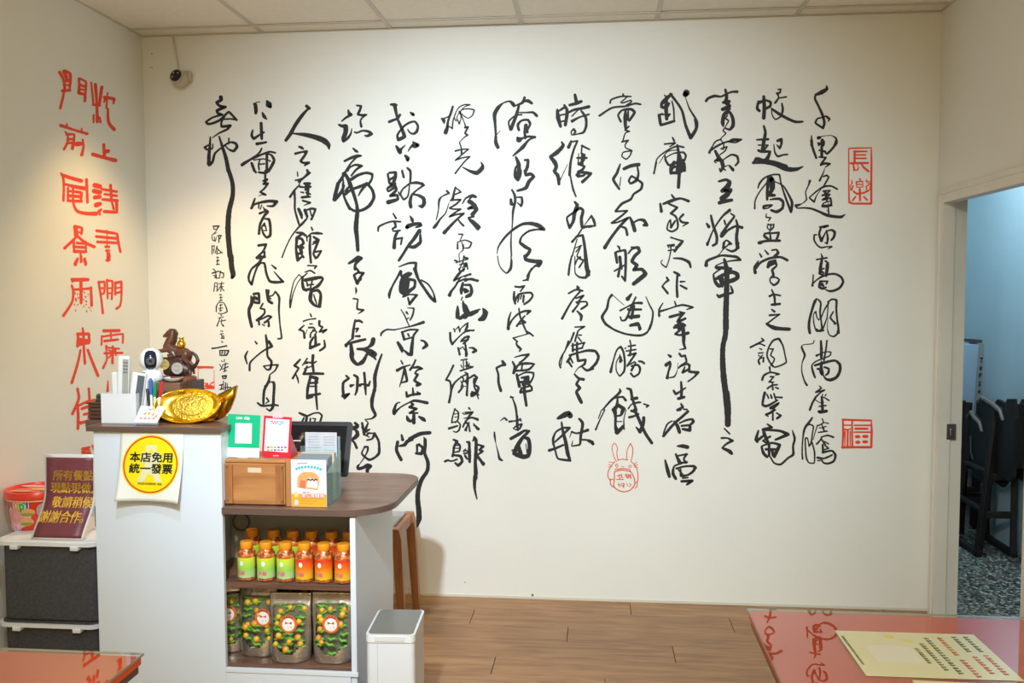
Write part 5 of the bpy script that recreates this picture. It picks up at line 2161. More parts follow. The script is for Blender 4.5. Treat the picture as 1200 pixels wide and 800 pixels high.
# small white paper between the block and the green sign
# black tablet
a = at(340, 552, Y=-1.1); c = at(405, 503, Y=-1.1)
tb = thing('tablet_screen', 'black tablet screen leaning on its stand behind the red payment sign', 'screen', ((a.x+c.x)/2-.068, -1.10, Z1), .0)
TL = Euler((PI/2-.38, 0, .0)).to_matrix().to_4x4()
b = B(); prism(b, rounded(-.17, .03, .185, .252, (.012,)*4), -.006, .004, TL); t0 = obj('tablet_body', b, mat('black_plastic', (.012, .012, .014), .35), tb, True)
b = B(); box2(b, (-.155, .045, .0042), (.165, .235, .0048), M=TL); obj('screen', b, mat('black_glass', (.008, .009, .012), .08), t0)
b = B(); box2(b, (-.155, .170, .0049), (-.02, .173, .0054), M=TL); obj('white_line', b, _m['sign_white'], t0)
b = B(); box2(b, (-.08, -.03, 0), (.08, .13, .008), bev=.003); tube(b, [(0, .10, .005), (0, .06, .12)], .010); obj('stand', b, _m['black_plastic'], tb, True)

# acrylic leaflet rack
M_ACR = clear('acrylic', (.90, .97, .97), 1.4, .02, .06)
M_ACRE = clear('acrylic_edge', (.62, .86, .88), 1.4, .02, .22)
L0 = at(342, 592, Y=-1.475); R0 = at(383, 592, Y=-1.475)
lw = R0.x-L0.x
ar = thing('leaflet_rack', 'clear acrylic leaflet rack with stepped pockets on the low counter', 'rack', (L0.x+lw/2, -1.475, Z1), .0)
b = B(); box2(b, (-lw/2, 0, .0), (lw/2, .002, .16)); box2(b, (-lw/2, .0, 0), (lw/2, .17, .003)); box2(b, (-lw/2+.0, .10, 0), (lw/2, .102, .20))
obj('pockets', b, M_ACR, ar)
b = B(); box2(b, (-lw/2, .17, 0), (lw/2, .173, .225)); obj('back_plate', b, M_ACRE, ar)
for s in (-1, 1):
    b = B(); prism(b, [(0, 0), (.17, 0), (.17, .17), (.10, .15), (0, .12)], -.001, .001, Matrix.Translation((s*(lw/2+.001), 0, .001)) @ Euler((PI/2, 0, PI/2)).to_matrix().to_4x4()); obj('side_plate', b, M_ACRE, ar)
# leaflet in front
lf = thing('leaflet', 'white and orange leaflet with a loaf picture, front pocket of the acrylic rack', 'leaflet', (L0.x+lw/2, -1.4765, Z1+.001))
LF = STAND; lh = .168
b = B(); box2(b, (-lw/2, 0, -.0005), (lw/2, lh, .0), M=LF); p = obj('paper', b, mat('leaflet_white', (.80, .82, .86), .5), lf)
b = B(); box2(b, (-lw/2+.0005, .0005, .0001), (lw/2-.0005, .046, .0004), M=LF); obj('orange_band', b, mat('leaflet_orange', (.82, .36, .02), .5), p)
b = B(); prism(b, rounded(-.042, .060, .040, .125, (.008, .008, .032, .032)), .0001, .0004, LF); obj('loaf_picture', b, mat('loaf_orange', (.78, .34, .12), .5), p)
b = B(); prism(b, rounded(-.034, .064, -.010, .096, (.004,)*4), .0005, .0007, LF); obj('loaf_side', b, mat('loaf_red', (.62, .16, .08), .5), p)
b = B(); prism(b, rounded(-.008, .066, .034, .104, (.006,)*4), .0005, .0007, LF); obj('loaf_window', b, mat('pale_blue_print', (.62, .72, .85), .5), p)
b = B()
for xx in (.0, .013, .026): disc(b, (xx, .095, .0008), .0065, .0065, .0002, 14, LF)
obj('heads', b, mat('hair_print', (.02, .02, .05), .5), p)
b = B()
for xx in (.0, .013, .026): disc(b, (xx, .092, .0011), .0045, .0045, .0002, 14, LF)
obj('faces', b, mat('skin_print', (.80, .58, .48), .5), p)
b = B()
for xx in (.0, .013, .026): box(b, (xx, .078, .0009), (.011, .016, .0002), M=LF)
obj('shirts', b, mat('shirt_print', (.75, .78, .86), .5), p)
M_BLUEPR = mat('sky_blue_print', (.02, .38, .68), .5); M_NAVY = mat('navy_print', (.03, .04, .10), .5)
b = B()
for k in range(9):
    a = (k-4)*.17; box(b, (.165*math.sin(a)*.42, .028+.115*math.cos(a*.55)+.0, .0003), (.0085, .009, .0003), (0, 0, -a*.35), M=LF)
obj('blue_arc_print', b, M_BLUEPR, p)
b = B()
for k in range(8): box(b, (-.040+.005*k, .154+.0004*k, .0003), (.0036, .004, .0003), M=LF)
for k in range(14): box(b, (-.055+.008*k, .164, .0003), (.006, .0012, .0003), M=LF)
for k in range(5): box(b, (-.020+.006*k, .052, .0003), (.004, .003, .0003), M=LF)
for rr in range(3):
    for k in range(14-rr*3): box(b, (-.026+.0055*k, .030-.009*rr, .0007), (.0035, .0018, .0002), M=LF)
obj('small_print', b, mat('brown_print', (.16, .10, .10), .5), p)
text('愛心零錢捐', .0165, mat('print_red', (.70, .03, .03), .5), p, LF @ Matrix.Translation((.014, .040, .0008)), .0016)
text('愛心零錢捐', .0165, _m['sign_white'], p, LF @ Matrix.Translation((.014, .040, .0012)), .0002)
b = B(); disc(b, (-.046, .044, .0006), .008, .011, .0003, 16, LF); obj('figure_print', b, mat('peach_print', (.85, .55, .25), .5), p)
b = B(); box2(b, (-.052, .006, .0006), (-.039, .024, .0010), M=LF); obj('blank_square', b, mat('print_bluewhite', (.55, .60, .68), .5), p)
# leaflets behind
nf = thing('leaflet', 'grey printed newsletter standing in the back pocket of the acrylic rack', 'leaflet', (L0.x+lw/2+.005, -1.32, Z1+.02))
b = B(); box2(b, (-.068, .0, -.001), (.052, .222, .001), M=LF); p = obj('paper', b, mat('newsprint', (.50, .50, .55), .6, noise=(40, .06)), nf)
b = B()
for rr in range(6):
    if rr in (4,): continue
    for cc in range(2): box(b, (-.035+.058*cc, .205-.010*rr, .0013), (.046 if (rr+cc) % 3 else .038, .0022, .0003), M=LF)
box(b, (-.035, .165, .0013), (.05, .004, .0004), M=LF)
obj('print_lines', b, mat('grey_print', (.30, .30, .34), .6), p)
b = B()
for xx in (-.032, .034): disc(b, (xx, .135, .0014), .011, .012, .0003, 16, LF); box(b, (xx, .118, .0015), (.026, .024, .0003), M=LF)
obj('portrait_hair', b, mat('portrait_dark', (.10, .05, .04), .5), p)
b = B()
for xx in (-.030, .036): disc(b, (xx, .133, .0019), .006, .008, .0003, 14, LF)
obj('portrait_face', b, _m['skin_print'], p)
bf = thing('card_stack', 'dark leaflets with beige top edge, middle pocket of the acrylic rack', 'leaflets', (L0.x+lw/2, -1.44, Z1+.004))
b = B()
for k in range(6): box2(b, (-.055+random.uniform(0, .006), .004+k*.009, 0), (.058, .0055+k*.009, .166+k*.001))
obj('dark_cards', b, mat('dark_card', (.22, .25, .27), .5), bf)
b = B(); box2(b, (-.058, .058, 0), (.064, .082, .172)); obj('beige_cards', b, mat('beige_card', (.62, .48, .36), .6), bf)

# ================================================================== things on the tall block (z = 1.1068)
Z2 = 1.1072
def place(px, Y): return at(px, 480, Y=Y).x
M_PLW = mat('white_plastic', (.80, .82, .84), .35)
# horse sculpture
HX = at(210, 440, Y=-1.25)
rz_ = thing('wooden_riser', 'brown wooden block carrying the horse sculpture on the tall counter block', 'stand', (HX.x-.015, -1.25, Z2))
riser_h = at(210, 447, Y=-1.30).z-Z2
b = B(); box2(b, (-.032, -.098, 0), (.062, .058, riser_h), bev=.003); obj('block', b, wood('riser_wood', (.20, .10, .055), (.13, .06, .035), .5, (2, 10, 10)), rz_)
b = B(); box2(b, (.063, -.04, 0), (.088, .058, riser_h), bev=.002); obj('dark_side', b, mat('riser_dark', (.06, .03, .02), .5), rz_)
M_HORSE = mat('horse_bronze_brown', (.10, .032, .018), .3, noise=(25, .35), coat=.4)
hs = thing('horse_sculpture', 'dark brown horse sculpture with coin discs and a gold sack', 'sculpture', (HX.x, -1.25, Z2+riser_h), .0)
K = .00310/10*1.02
def hp(X, Y, y=0): return ((X-300)*K, y, (700-Y)*K*1.06)
def blob(name, chains, parent, m, vox=.0013):
    b = B()
    for ch in chains:
        pts = [hp(*p[:2], p[3] if len(p) > 3 else 0) for p in ch]; rr = [p[2]*K for p in ch]
        n = 0
        for i in range(len(pts)-1):
            for k in range(6):
                t = k/6; q = [a+(c-a)*t for a, c in zip(pts[i], pts[i+1])]; ball(b, q, rr[i]+(rr[i+1]-rr[i])*t, u=10, v=7)
        ball(b, pts[-1], rr[-1], u=10, v=7)
    o = obj(name, b, m, parent, 'all')
    md = o.modifiers.new('r', 'REMESH'); md.mode = 'VOXEL'; md.voxel_size = vox; md.use_smooth_shade = True
    sm = o.modifiers.new('s', 'SMOOTH'); sm.iterations = 1
    return o
blob('horse_body', [
    [(118, 198, 14), (148, 178, 22), (190, 156, 36), (228, 152, 34), (222, 200, 42), (190, 260, 55), (165, 315, 58), (215, 345, 66), (300, 375, 58), (380, 385, 62), (430, 400, 45)],
    [(135, 208, 8), (165, 192, 16)], [(215, 120, 9), (212, 140, 12)], [(240, 118, 9), (236, 140, 12)],
    [(165, 345, 34, -.008), (110, 362, 24, -.012), (65, 362, 18, -.012), (62, 395, 13, -.012), (80, 405, 12, -.012)],
    [(235, 380, 40, -.010), (270, 415, 26, -.014), (215, 425, 18, -.016), (190, 410, 14, -.016)],
    [(405, 400, 52, -.010), (385, 450, 36, -.013), (430, 500, 22, -.012), (430, 560, 18, -.010), (460, 620, 18, -.010), (445, 640, 18, -.010)],
    [(420, 420, 40, .010), (410, 480, 26, .012), (460, 540, 18, .012), (470, 620, 16, .012)]], hs, M_HORSE)
blob('mane', [[(255, 125, 14), (285, 160, 16), (270, 205, 20), (265, 250, 18), (250, 285, 16)], [(255, 130, 12), (275, 125, 6)], [(278, 160, 12), (298, 178, 5)], [(265, 205, 12), (290, 222, 5)], [(262, 240, 12), (284, 258, 5)], [(190, 118, 7), (225, 122, 12), (255, 130, 12)]], hs, mat('mane_brown', (.045, .016, .010), .35))
blob('tail', [[(430, 380, 20), (475, 385, 18), (520, 420, 20), (540, 470, 22), (520, 515, 20), (490, 535, 24), (470, 560, 20)], [(500, 530, 16), (530, 548, 6)], [(490, 540, 14), (515, 565, 6)]], hs, _m['mane_brown'])
blob('rock_mass', [[(130, 480, 50), (180, 530, 80), (260, 560, 85), (340, 560, 85), (400, 580, 70)], [(150, 600, 50), (400, 620, 50)], [(200, 450, 45), (330, 470, 50)]], hs, mat('rock_brown', (.05, .022, .018), .4, noise=(30, .3)), .0022)
b = B(); lathe(b, [(.067, 0), (.069, .006), (.068, .014), (.062, .018), (0, .018)], 40, Matrix.Diagonal((1, .60, 1, 1))); obj('oval_base', b, mat('base_brown', (.16, .05, .03), .3, coat=.5), hs, True)
def coin(cx, cy, r, m, y):
    p0 = hp(cx, cy, y); M = Matrix.Translation(p0) @ STAND
    b = B(); lathe(b, [(0, 0), (r*K, 0), (r*K, .003), (r*K*.88, .0035), (r*K*.86, .0028), (0, .0028)], 30, M); o = obj('coin_disc', b, m, hs, True)
    b = B()
    for a in (-.6, 0, .6, 2.5, 3.14, 3.75): box(b, (math.sin(a)*r*K*.45, math.cos(a)*r*K*.45, .0032), (.004, .002, .0012), (0, 0, a), M=M)
    obj('coin_relief', b, mat('coin_relief_dark', (.18, .15, .09), .4, .5), o)  # raised marks in a darker metal tone
coin(162, 512, 62, mat('pale_gold', (.72, .56, .20), .3, .7), -.027); coin(325, 555, 70, mat('silver_disc', (.66, .65, .66), .3, .7), -.030)
M_GOLD = mat('polished_gold', (1.0, .68, .07), .20, 1, bump=(60, .08))
M_GOLD2 = mat('relief_gold', (1.0, .72, .12), .34, 1, bump=(120, 1.0))
p0 = hp(340, 290)
b = B(); lathe(b, [(.0, -.012), (.012, -.012), (.0165, -.004), (.0165, .004), (.012, .012), (.006, .018), (.010, .024), (.012, .027), (0, .024)], 20, Matrix.Translation(p0)); obj('gold_sack', b, M_GOLD, hs, 'all')
b = B(); tube(b, [(p0[0]+.0075*math.cos(a*PI/6), p0[1]+.0075*math.sin(a*PI/6), p0[2]+.017) for a in range(13)], .0022, 6, False); obj('sack_cord', b, M_GOLD, hs, 'all')
# small white dish
b = B(); lathe(b, [(.008, 0), (.020, .002), (.032, .010), (.036, .016), (.034, .0165), (.028, .009), (.012, .004), (0, .004)], 28)
c = at(203, 441, Y=-1.31); tag(obj('small_dish', b, mat('porcelain', (.75, .74, .72), .25), None, True, loc=(c.x, -1.3105, Z2+riser_h+.0005)), 'small white porcelain dish in front of the horse sculpture', 'dish')
# home camera
c = at(177, 421, Y=-1.30); cb = at(178, 445, Y=-1.30)
sc = thing('security_camera', 'round white pan-tilt camera with a black face on the tall block', 'camera', (c.x, -1.30, Z2))
hc_ = c.z-Z2; k = cb.z-Z2
b = B(); box2(b, (-.034, -.034, 0), (.034, .034, k-.002), bev=.006); obj('riser', b, mat('camera_riser_white', (.7, .7, .7), .5), sc)
b = B(); lathe(b, [(.040, k-.001), (.043, k+.004), (.041, k+.022), (.032, k+.036), (.022, k+.040)], 32); obj('camera_base', b, M_PLW, sc, True)
b = B(); ball(b, (0, 0, hc_), .0435, (1, 1, 1), 36, 20); obj('camera_head', b, M_PLW, sc, 'all')
b = B(); ball(b, (0, 0, 0), .0443, (1, 1, 1), 36, 24)
bmesh.ops.delete(b, geom=[v for v in b.verts if not (v.co.y < 0 and (v.co.x/.024)**4+(v.co.z/.036)**4 < 1)], context='VERTS')
o = obj('black_face', b, mat('camera_black', (.012, .018, .04), .12), sc, 'all', loc=(0, 0, hc_)); o.rotation_euler = (0, 0, .42)
b = B()
for r in (.012, .0075): lathe(b, [(r, 0), (r+.0018, 0), (r+.0018, .002), (r, .002), (r, 0)], 28, Matrix.Translation((0, -.0432, 0)) @ STAND, cap=False)
o = obj('lens_ring', b, mat('lens_grey', (.22, .23, .24), .25, .6), sc, True, loc=(0, 0, hc_-.003)); o.rotation_euler = (0, 0, .42)

# white organiser box with handhelds
M_BOXW = mat('organiser_white', (.74, .77, .82), .4)
a = at(119, 495, Y=-1.44); c2 = at(160, 495, Y=-1.44); t_ = at(119, 461, Y=-1.44)
ow, oh = c2.x-a.x, t_.z-Z2
ob = thing('organiser_box', 'plain white open organiser box on the left of the tall block', 'box', (a.x, -1.44, Z2))
b = B()
box2(b, (0, 0, 0), (ow, .003, oh)); box2(b, (0, .087, 0), (ow, .09, oh)); box2(b, (0, .003, 0), (.003, .087, oh)); box2(b, (ow-.003, .003, 0), (ow, .087, oh)); box2(b, (.003, .003, 0), (ow-.003, .087, .003))
obj('box_walls', b, M_BOXW, ob)
def stick(name, label, cat, px0, px1, pyt, Y, th, m_side, m_face, tilt=0, zb=None, lean=.0, extra=None, btn=True):
    A = at(px0, pyt, Y=Y); C = at(px1, pyt, Y=Y); wdt = C.x-A.x; z0 = (zb if zb is not None else Z2+.003); h = A.z-z0
    t = thing(name, label, cat, ((A.x+C.x)/2, Y, z0)); t.rotation_euler = (lean, tilt, 0)
    b = B(); box(b, (0, th/2, h/2), (wdt, th, h), bev=min(.004, wdt*.2), seg=3); o = obj('case', b, m_side, t, True)
    b = B(); box2(b, (-wdt*.05, -.0006, h*.05), (wdt*.46, .0005, h*.955)); obj('face', b, m_face, t)
    if btn:
        b = B()
        for i in range(2):
            for j in range(4): box(b, (wdt*(.10+.22*i), -.0012, h*(.90-.05*j)), (wdt*.14, .0012, h*.02))
        obj('button', b, mat('button_dark', (.12, .12, .12), .5), t)
    return t
M_HG = mat('handheld_grey', (.38, .38, .36), .4); M_HW = mat('handheld_white', (.78, .79, .80), .35)
stick('remote_control', 'tall white remote control with grey front standing in the organiser box', 'remote', 134.5, 147.5, 417, -1.39, .016, M_HW, M_HG, .05)
stick('remote_control', 'short white handset at the left edge inside the organiser box', 'remote', 131.5, 138, 436, -1.37, .014, M_HW, M_HW, -.03, btn=False)
stick('card_reader', 'white rounded handset with dark screen tilted in the organiser box', 'handset', 146, 162, 436, -1.415, .018, M_HW, mat('screen_grey', (.10, .12, .15), .2), .16, btn=False)
stick('folder', 'dark navy folder standing behind the handsets', 'folder', 158, 167, 436, -1.36, .010, mat('navy_plastic', (.02, .03, .09), .4), mat('navy_plastic2', (.03, .03, .14), .4), .05, btn=False)
stick('remote_control', 'grey remote control in the grey tray beside the pens', 'remote', 162, 176, 442, -1.40, .014, M_HW, M_HG, .10, Z2+.004)
b = B(); A = at(159.5, 480, Y=-1.43); C = at(173, 480, Y=-1.43); 
tr = thing('holder_tray', 'small grey plastic tray right of the white organiser box', 'tray', (A.x, -1.43, Z2))
tw = C.x-A.x; box2(b, (0, 0, 0), (tw, .003, .04)); box2(b, (0, .04, 0), (tw, .043, .04)); box2(b, (0, .003, 0), (.003, .04, .04)); box2(b, (tw-.003, .003, 0), (tw, .04, .04)); obj('tray_walls', b, mat('tray_grey', (.35, .36, .36), .4), tr)
# pens in a clear cup
pc = at(180, 480, Y=-1.42)
cup = thing('pen_cup', 'clear plastic pen cup between the handsets and the gold ingot', 'cup', (pc.x, -1.42, Z2))
b = B(); lathe(b, [(.018, 0), (.021, .055), (.0195, .055), (.017, .003), (0, .003)], 24); obj('cup_wall', b, clear('cup_plastic', (.80, .84, .88), 1.45, .04, .22), cup, True)
for col, cn, px, py, dx in (((.05, .12, .55), 'blue', 176.5, 443, -.006), ((.0, .28, .12), 'green', 182, 447, .0), ((.60, .015, .03), 'red', 190, 447, .008), ((.03, .03, .03), 'black', 172.5, 455, -.010)):
    tp = at(px, py, Y=-1.425); p0 = Vector((pc.x+dx, -1.42+dx*.3, Z2+.006)); p1 = Vector((tp.x, -1.425, tp.z))
    t = thing('marker_pen', cn+' capped marker pen leaning in the clear pen cup', 'pen', p0, 0, 'marker pens in the clear cup')
    d = p1-p0; b = B(); tube(b, [(0, 0, 0), d*.62], .0046, 12); obj('barrel', b, M_PLW if cn != 'black' else mat('pen_black', (.03, .03, .03), .4), t, True)
    b = B(); tube(b, [d*.62, d*.95, d], [.0058, .0056, .004], 12); obj('cap', b, mat('pen_'+cn, col, .35), t, True)
# white card stand with small drawings
a = at(155, 497, Y=-1.475); c2 = at(188, 497, Y=-1.475)
cs = thing('card_holder', 'small tilted white card with orange drawings in a clear foot, beside the ingot', 'card', ((a.x+c2.x)/2, -1.478, Z2+.001))
CM = Matrix.Translation((0, 0, .006)) @ Euler((PI/2-.75, 0, -.05)).to_matrix().to_4x4()
b = B(); prism(b, [(-.046, 0), (.042, 0), (.050, .075), (-.048, .075)], -.001, .001, CM); p = obj('card', b, M_LOGO, cs)
b = B()
for xx, yy in ((-.018, .040), (-.002, .042), (.014, .038), (.028, .030)): disc(b, (xx, yy, .0012), .006, .007, .0003, 12, CM)
obj('face_drawing', b, mat('drawing_orange', (.80, .42, .20), .5), p)
b = B()
for xx in (-.026, -.010, .006, .022): box(b, (xx, .020, .0013), (.010, .005, .0003), M=CM); box(b, (xx+.008, .054, .0013), (.005, .003, .0003), M=CM)
obj('small_print', b, mat('drawing_red', (.65, .12, .08), .5), p)
b = B(); box2(b, (-.044, -.003, 0), (.044, .012, .009), bev=.002); obj('clear_foot', b, clear('foot_acrylic', (.75, .85, .95), 1.5, .02, .3), cs)
# dark stacked box on the far left with a green trinket
c = at(115, 480, Y=-1.33)
sb = thing('stacked_chest', 'little dark brown slatted chest at the left edge behind the organiser box', 'chest', (c.x+.004, -1.33, Z2))
M_CH = wood('chest_wood', (.10, .045, .028), (.06, .028, .018), .45, (3, 10, 10))
hh = at(115, 471, Y=-1.33).z-Z2
b = B(); box2(b, (-.026, -.02, 0), (.03, .05, hh-.004)); obj('chest_body', b, M_CH, sb)
for k in range(4):
    b = B(); z = .004+k*(hh-.006)/4; box2(b, (-.029, -.026, z), (.033, -.0201, z+(hh-.006)/4-.003), bev=.0015); obj('slat', b, M_CH, sb)
b = B(); box2(b, (-.034, -.03, hh-.004), (.034, .055, hh+.002), bev=.0015); obj('chest_lid', b, M_CH, sb)
b = B(); lathe(b, [(.012, 0), (.013, .006), (.009, .012), (.012, .018), (.007, .026), (0, .029)], 14)
tag(obj('stone_trinket', b, mat('dark_jade', (.035, .05, .03), .35), None, True, loc=(c.x-.002, -1.318, Z2+hh+.0024)), 'tiny dark green stone trinket on the slatted chest', 'ornament')

# gold ingot
ic = at(224, 475, Y=-1.40)
ig = thing('gold_ingot', 'large shiny gold ingot ornament at the right front of the tall block', 'ingot', (ic.x, -1.40, Z2))
A_, B_ = .127, .066; zc = ic.z-Z2
TI = Matrix.Translation((0, -.012, zc)) @ Euler((PI/2-.42, 0, 0)).to_matrix().to_4x4() @ Euler((0, .0, .035)).to_matrix().to_4x4()   # local z = out of the opening
b = B(); n = 56; rings = []
prof = [(.16, -.052), (.45, -.050), (.70, -.038), (.88, -.020), (.98, -.004), (1.0, .002), (.985, .006), (.95, .003), (.86, -.008), (.72, -.014), (.58, -.014)]
for s, z in prof:
    rr = []
    for i in range(n):
        a = 2*PI*i/n; cx = math.cos(a); sx_ = math.sin(a)
        lift = .022*abs(cx)**3*max(0, (s-.3)/.7)
        rr.append(b.verts.new(TI @ Vector((A_*s*cx, B_*s*sx_*(1-.05*cx), z+lift))))
    rings.append(rr)
for P_, Q_ in zip(rings, rings[1:]):
    for i in range(n): b.faces.new((P_[i], P_[(i+1) % n], Q_[(i+1) % n], Q_[i]))
b.faces.new(rings[0][::-1]); b.faces.new(rings[-1])
obj('ingot_bowl', b, M_GOLD, ig, 'all')
DM = TI @ Matrix.Translation((.012, 0, -.014))
b = B(); lathe(b, [(.074, 0), (.076, .004), (.074, .010), (.070, .012), (.066, .0115), (.060, .014), (.046, .019), (.028, .023), (0, .0245)], 48, DM @ Matrix.Diagonal((1.06, .70, 1, 1))); obj('ingot_dome', b, M_GOLD2, ig, True)
b = B(); lathe(b, [(.050, .0185), (.052, .0205), (.054, .0165)], 40, DM @ Matrix.Diagonal((1.06, .70, 1, 1)), cap=False)
obj('dome_ring', b, M_GOLD, ig, 'all')
b = B(); lathe(b, [(.030, .0215), (.032, .0240), (.034, .0205)], 40, DM @ Matrix.Diagonal((1.06, .70, 1, 1)), cap=False)
obj('dome_ring', b, M_GOLD, ig, 'all')
b = B()   # far wing of the boat, curling up at the right
wp = [(.055, .0), (.085, .012), (.112, .042), (.132, .088), (.142, .134), (.120, .124), (.095, .112), (.070, .100), (.045, .06), (.04, .02)]
prism(b, wp, -.012, .012, Matrix.Translation((.018, .040, 0)) @ STAND); bmesh.ops.bevel(b, geom=list(b.edges), offset=.003, segments=2, affect='EDGES')
obj('ingot_wing', b, mat('deep_gold', (.80, .42, .04), .22, 1), ig, 'all')
b = B(); lathe(b, [(.060, 0), (.064, .004), (.060, .012), (.075, .030), (.080, .044)], 36, Matrix.Translation((.0, .030, 0)) @ Matrix.Diagonal((1.2, .5, 1, 1))); obj('ingot_foot', b, _m['deep_gold'], ig, True)

# ================================================================== notice sheet stuck to the tall block
def sheet(name, fn, nx, ny, th, m, parent):
    """a thin curved sheet; fn(u, v) gives the point"""
    b = B(); G = [[fn(i/nx, j/ny) for j in range(ny+1)] for i in range(nx+1)]
    F = [[b.verts.new(p) for p in r] for r in G]; K_ = [[b.verts.new((p[0], p[1]+th, p[2])) for p in r] for r in G]
    for i in range(nx):
        for j in range(ny):
            b.faces.new((F[i][j], F[i+1][j], F[i+1][j+1], F[i][j+1])); b.faces.new((K_[i][j], K_[i][j+1], K_[i+1][j+1], K_[i+1][j]))
    for i in range(nx):
        b.faces.new((F[i][0], K_[i][0], K_[i+1][0], F[i+1][0])); b.faces.new((F[i][ny], F[i+1][ny], K_[i+1][ny], K_[i][ny]))
    for j in range(ny):
        b.faces.new((F[0][j], F[0][j+1], K_[0][j+1], K_[0][j])); b.faces.new((F[nx][j], K_[nx][j], K_[nx][j+1], F[nx][j+1]))
    return obj(name, b, m, parent, 'all')
q = at(178, 546, Y=FY-.01)
nt_ = thing('notice_sheet', 'square paper notice with yellow round emblem, taped to the front of the tall block', 'notice', (q.x, FY-.001, q.z))
SW, SH = .118, .125
def nfn(u, v):   # stuck at the top, lower part curling away from the board
    x = (u-.5)*2*SW*(.985+.015*v); k = 1-v
    out = .002 + .030*k**1.5 + .022*(abs(2*u-1)**2)*k**2 + .004*math.sin(PI*u)*math.sin(PI*v)
    z = -SH+2*SH*v - .004*u*k + .006*k*k
    return (x-.003*k, -out, z)
ns = sheet('paper', nfn, 20, 20, .0006, mat('notice_paper', (.80, .81, .76), .5), nt_)
def nw(d=.0012): 
    def f(p):
        r = nfn(.5+p.x/(2*SW), .5+p.y/(2*SH)); return Vector((r[0], r[1]-d-p.z, r[2]))
    return f
def wdisc(name, r0, r1, m, d, cy=0, n=64):
    b = B(); f = nw(d); ry = 1.0
    rr = [r0+(r1-r0)*k/16 for k in range(17)]
    G = [[b.verts.new(f(Vector((r*math.cos(2*PI*i/n), cy+r*ry*math.sin(2*PI*i/n), 0)))) for i in range(n)] for r in rr]
    for P_, Q_ in zip(G, G[1:]):
        for i in range(n): b.faces.new((P_[i], P_[(i+1) % n], Q_[(i+1) % n], Q_[i]))
    return obj(name, b, m, ns, 'all')
M_YEL = mat('notice_yellow', (.85, .70, .0), .45)
wdisc('yellow_disc', .0015, .106, M_YEL, .0006, .006)
wdisc('red_ring', .0960, .1015, mat('notice_red', (.62, .06, .02), .45), .0010, .006)
b = B(); f = nw(.0011)
def wpoly(b, pts, f):
    prism_ = [b.verts.new(f(Vector((x, y, 0)))) for x, y in pts]; b.faces.new(prism_)
for R in ((-.020, .045, .020, .075), (-.034, .012, .034, .050), (-.020, -.030, .020, .016)): 
    for k in range(6):
        ya = R[1]+(R[3]-R[1])*k/6; yb = R[1]+(R[3]-R[1])*(k+1)/6
        for h in range(4):
            xa = R[0]+(R[2]-R[0])*h/4; xb = R[0]+(R[2]-R[0])*(h+1)/4; wpoly(b, [(xa, ya), (xb, ya), (xb, yb), (xa, yb)], f)
for s in (-1, 1):
    for k in range(6):
        ya = -.055+.065*k/6; yb = -.055+.065*(k+1)/6; xa = s*(.046-.026*k/6); xb = s*(.046-.026*(k+1)/6)
        wpoly(b, [(xa, ya), (xa-s*.026, ya), (xb-s*.026, yb), (xb, yb)], f)
obj('pale_emblem', b, mat('notice_pale', (.72, .70, .42), .5), ns)
b = B()
wpoly(b, [(-.010, .048), (.008, .048), (.008, .056), (-.010, .056)], nw(.0014)); wpoly(b, [(-.004, .040), (.003, .040), (.003, .062), (-.004, .062)], nw(.0013))
obj('emblem_gap', b, M_YEL, ns)
T_BLK = mat('print_black', (.01, .01, .01), .5)
wf = nw(.0022)
text('本店免用', .0365, T_BLK, ns, None, .0011, warp=lambda v: wf(Vector((v.x+.003, v.y+.030, 0))), sx=1.12)
text('統一發票', .0365, T_BLK, ns, None, .0011, warp=lambda v: wf(Vector((v.x+.003, v.y-.010, 0))), sx=1.12)
text('財政部北區國稅局  監製', .0085, mat('print_brown', (.40, .13, .02), .5), ns, None, .0001, warp=lambda v: wf(Vector((v.x+.002, v.y-.062, 0))))

# ================================================================== storage crates at the left wall
M_CR = mat('crate_charcoal', (.055, .055, .065), .75, noise=(90, .25), bump=(300, .3))
M_RIM = mat('crate_rim_white', (.78, .80, .85), .35)
za = at(60, 634, Y=-1.40).z; zb = at(60, 730, Y=-1.40).z
for i, (zt_, lab) in enumerate(((za, 'charcoal fabric-look storage crate with white rim, upper of the stack by the left wall'), (zb, 'charcoal storage crate with white rim, under the upper crate beside the counter'))):
    zlow = (zb+.004) if i == 0 else 0
    hgt = zt_-zlow-.001
    cr = thing('storage_crate', lab, 'crate', (.292, -1.21, zlow), 0, 'stacked storage crates')
    b = B(); P0 = rounded(-.19, -.165, .19, .165, (.03,)*4)
    prism(b, P0, 0, hgt-.024); obj('crate_body', b, M_CR, cr, True)
    b = B(); P1 = rounded(-.208, -.188, .208, .188, (.045,)*4); prism(b, P1, hgt-.020, hgt-.006); bmesh.ops.bevel(b, geom=list(b.edges), offset=.004, segments=2, affect='EDGES')
    obj('crate_rim', b, M_RIM, cr, True)
    b = B(); prism(b, rounded(-.198, -.178, .198, .178, (.04,)*4), hgt-.006, hgt); obj('crate_lid', b, M_CR if i else M_RIM, cr, True)
    for xx in (-.12, .12):
        b = B(); box2(b, (xx-.016, -.193, hgt-.034), (xx+.016, -.166, hgt-.0185), bev=.003); obj('clasp', b, M_RIM, cr)
TOPZ = za+.0005

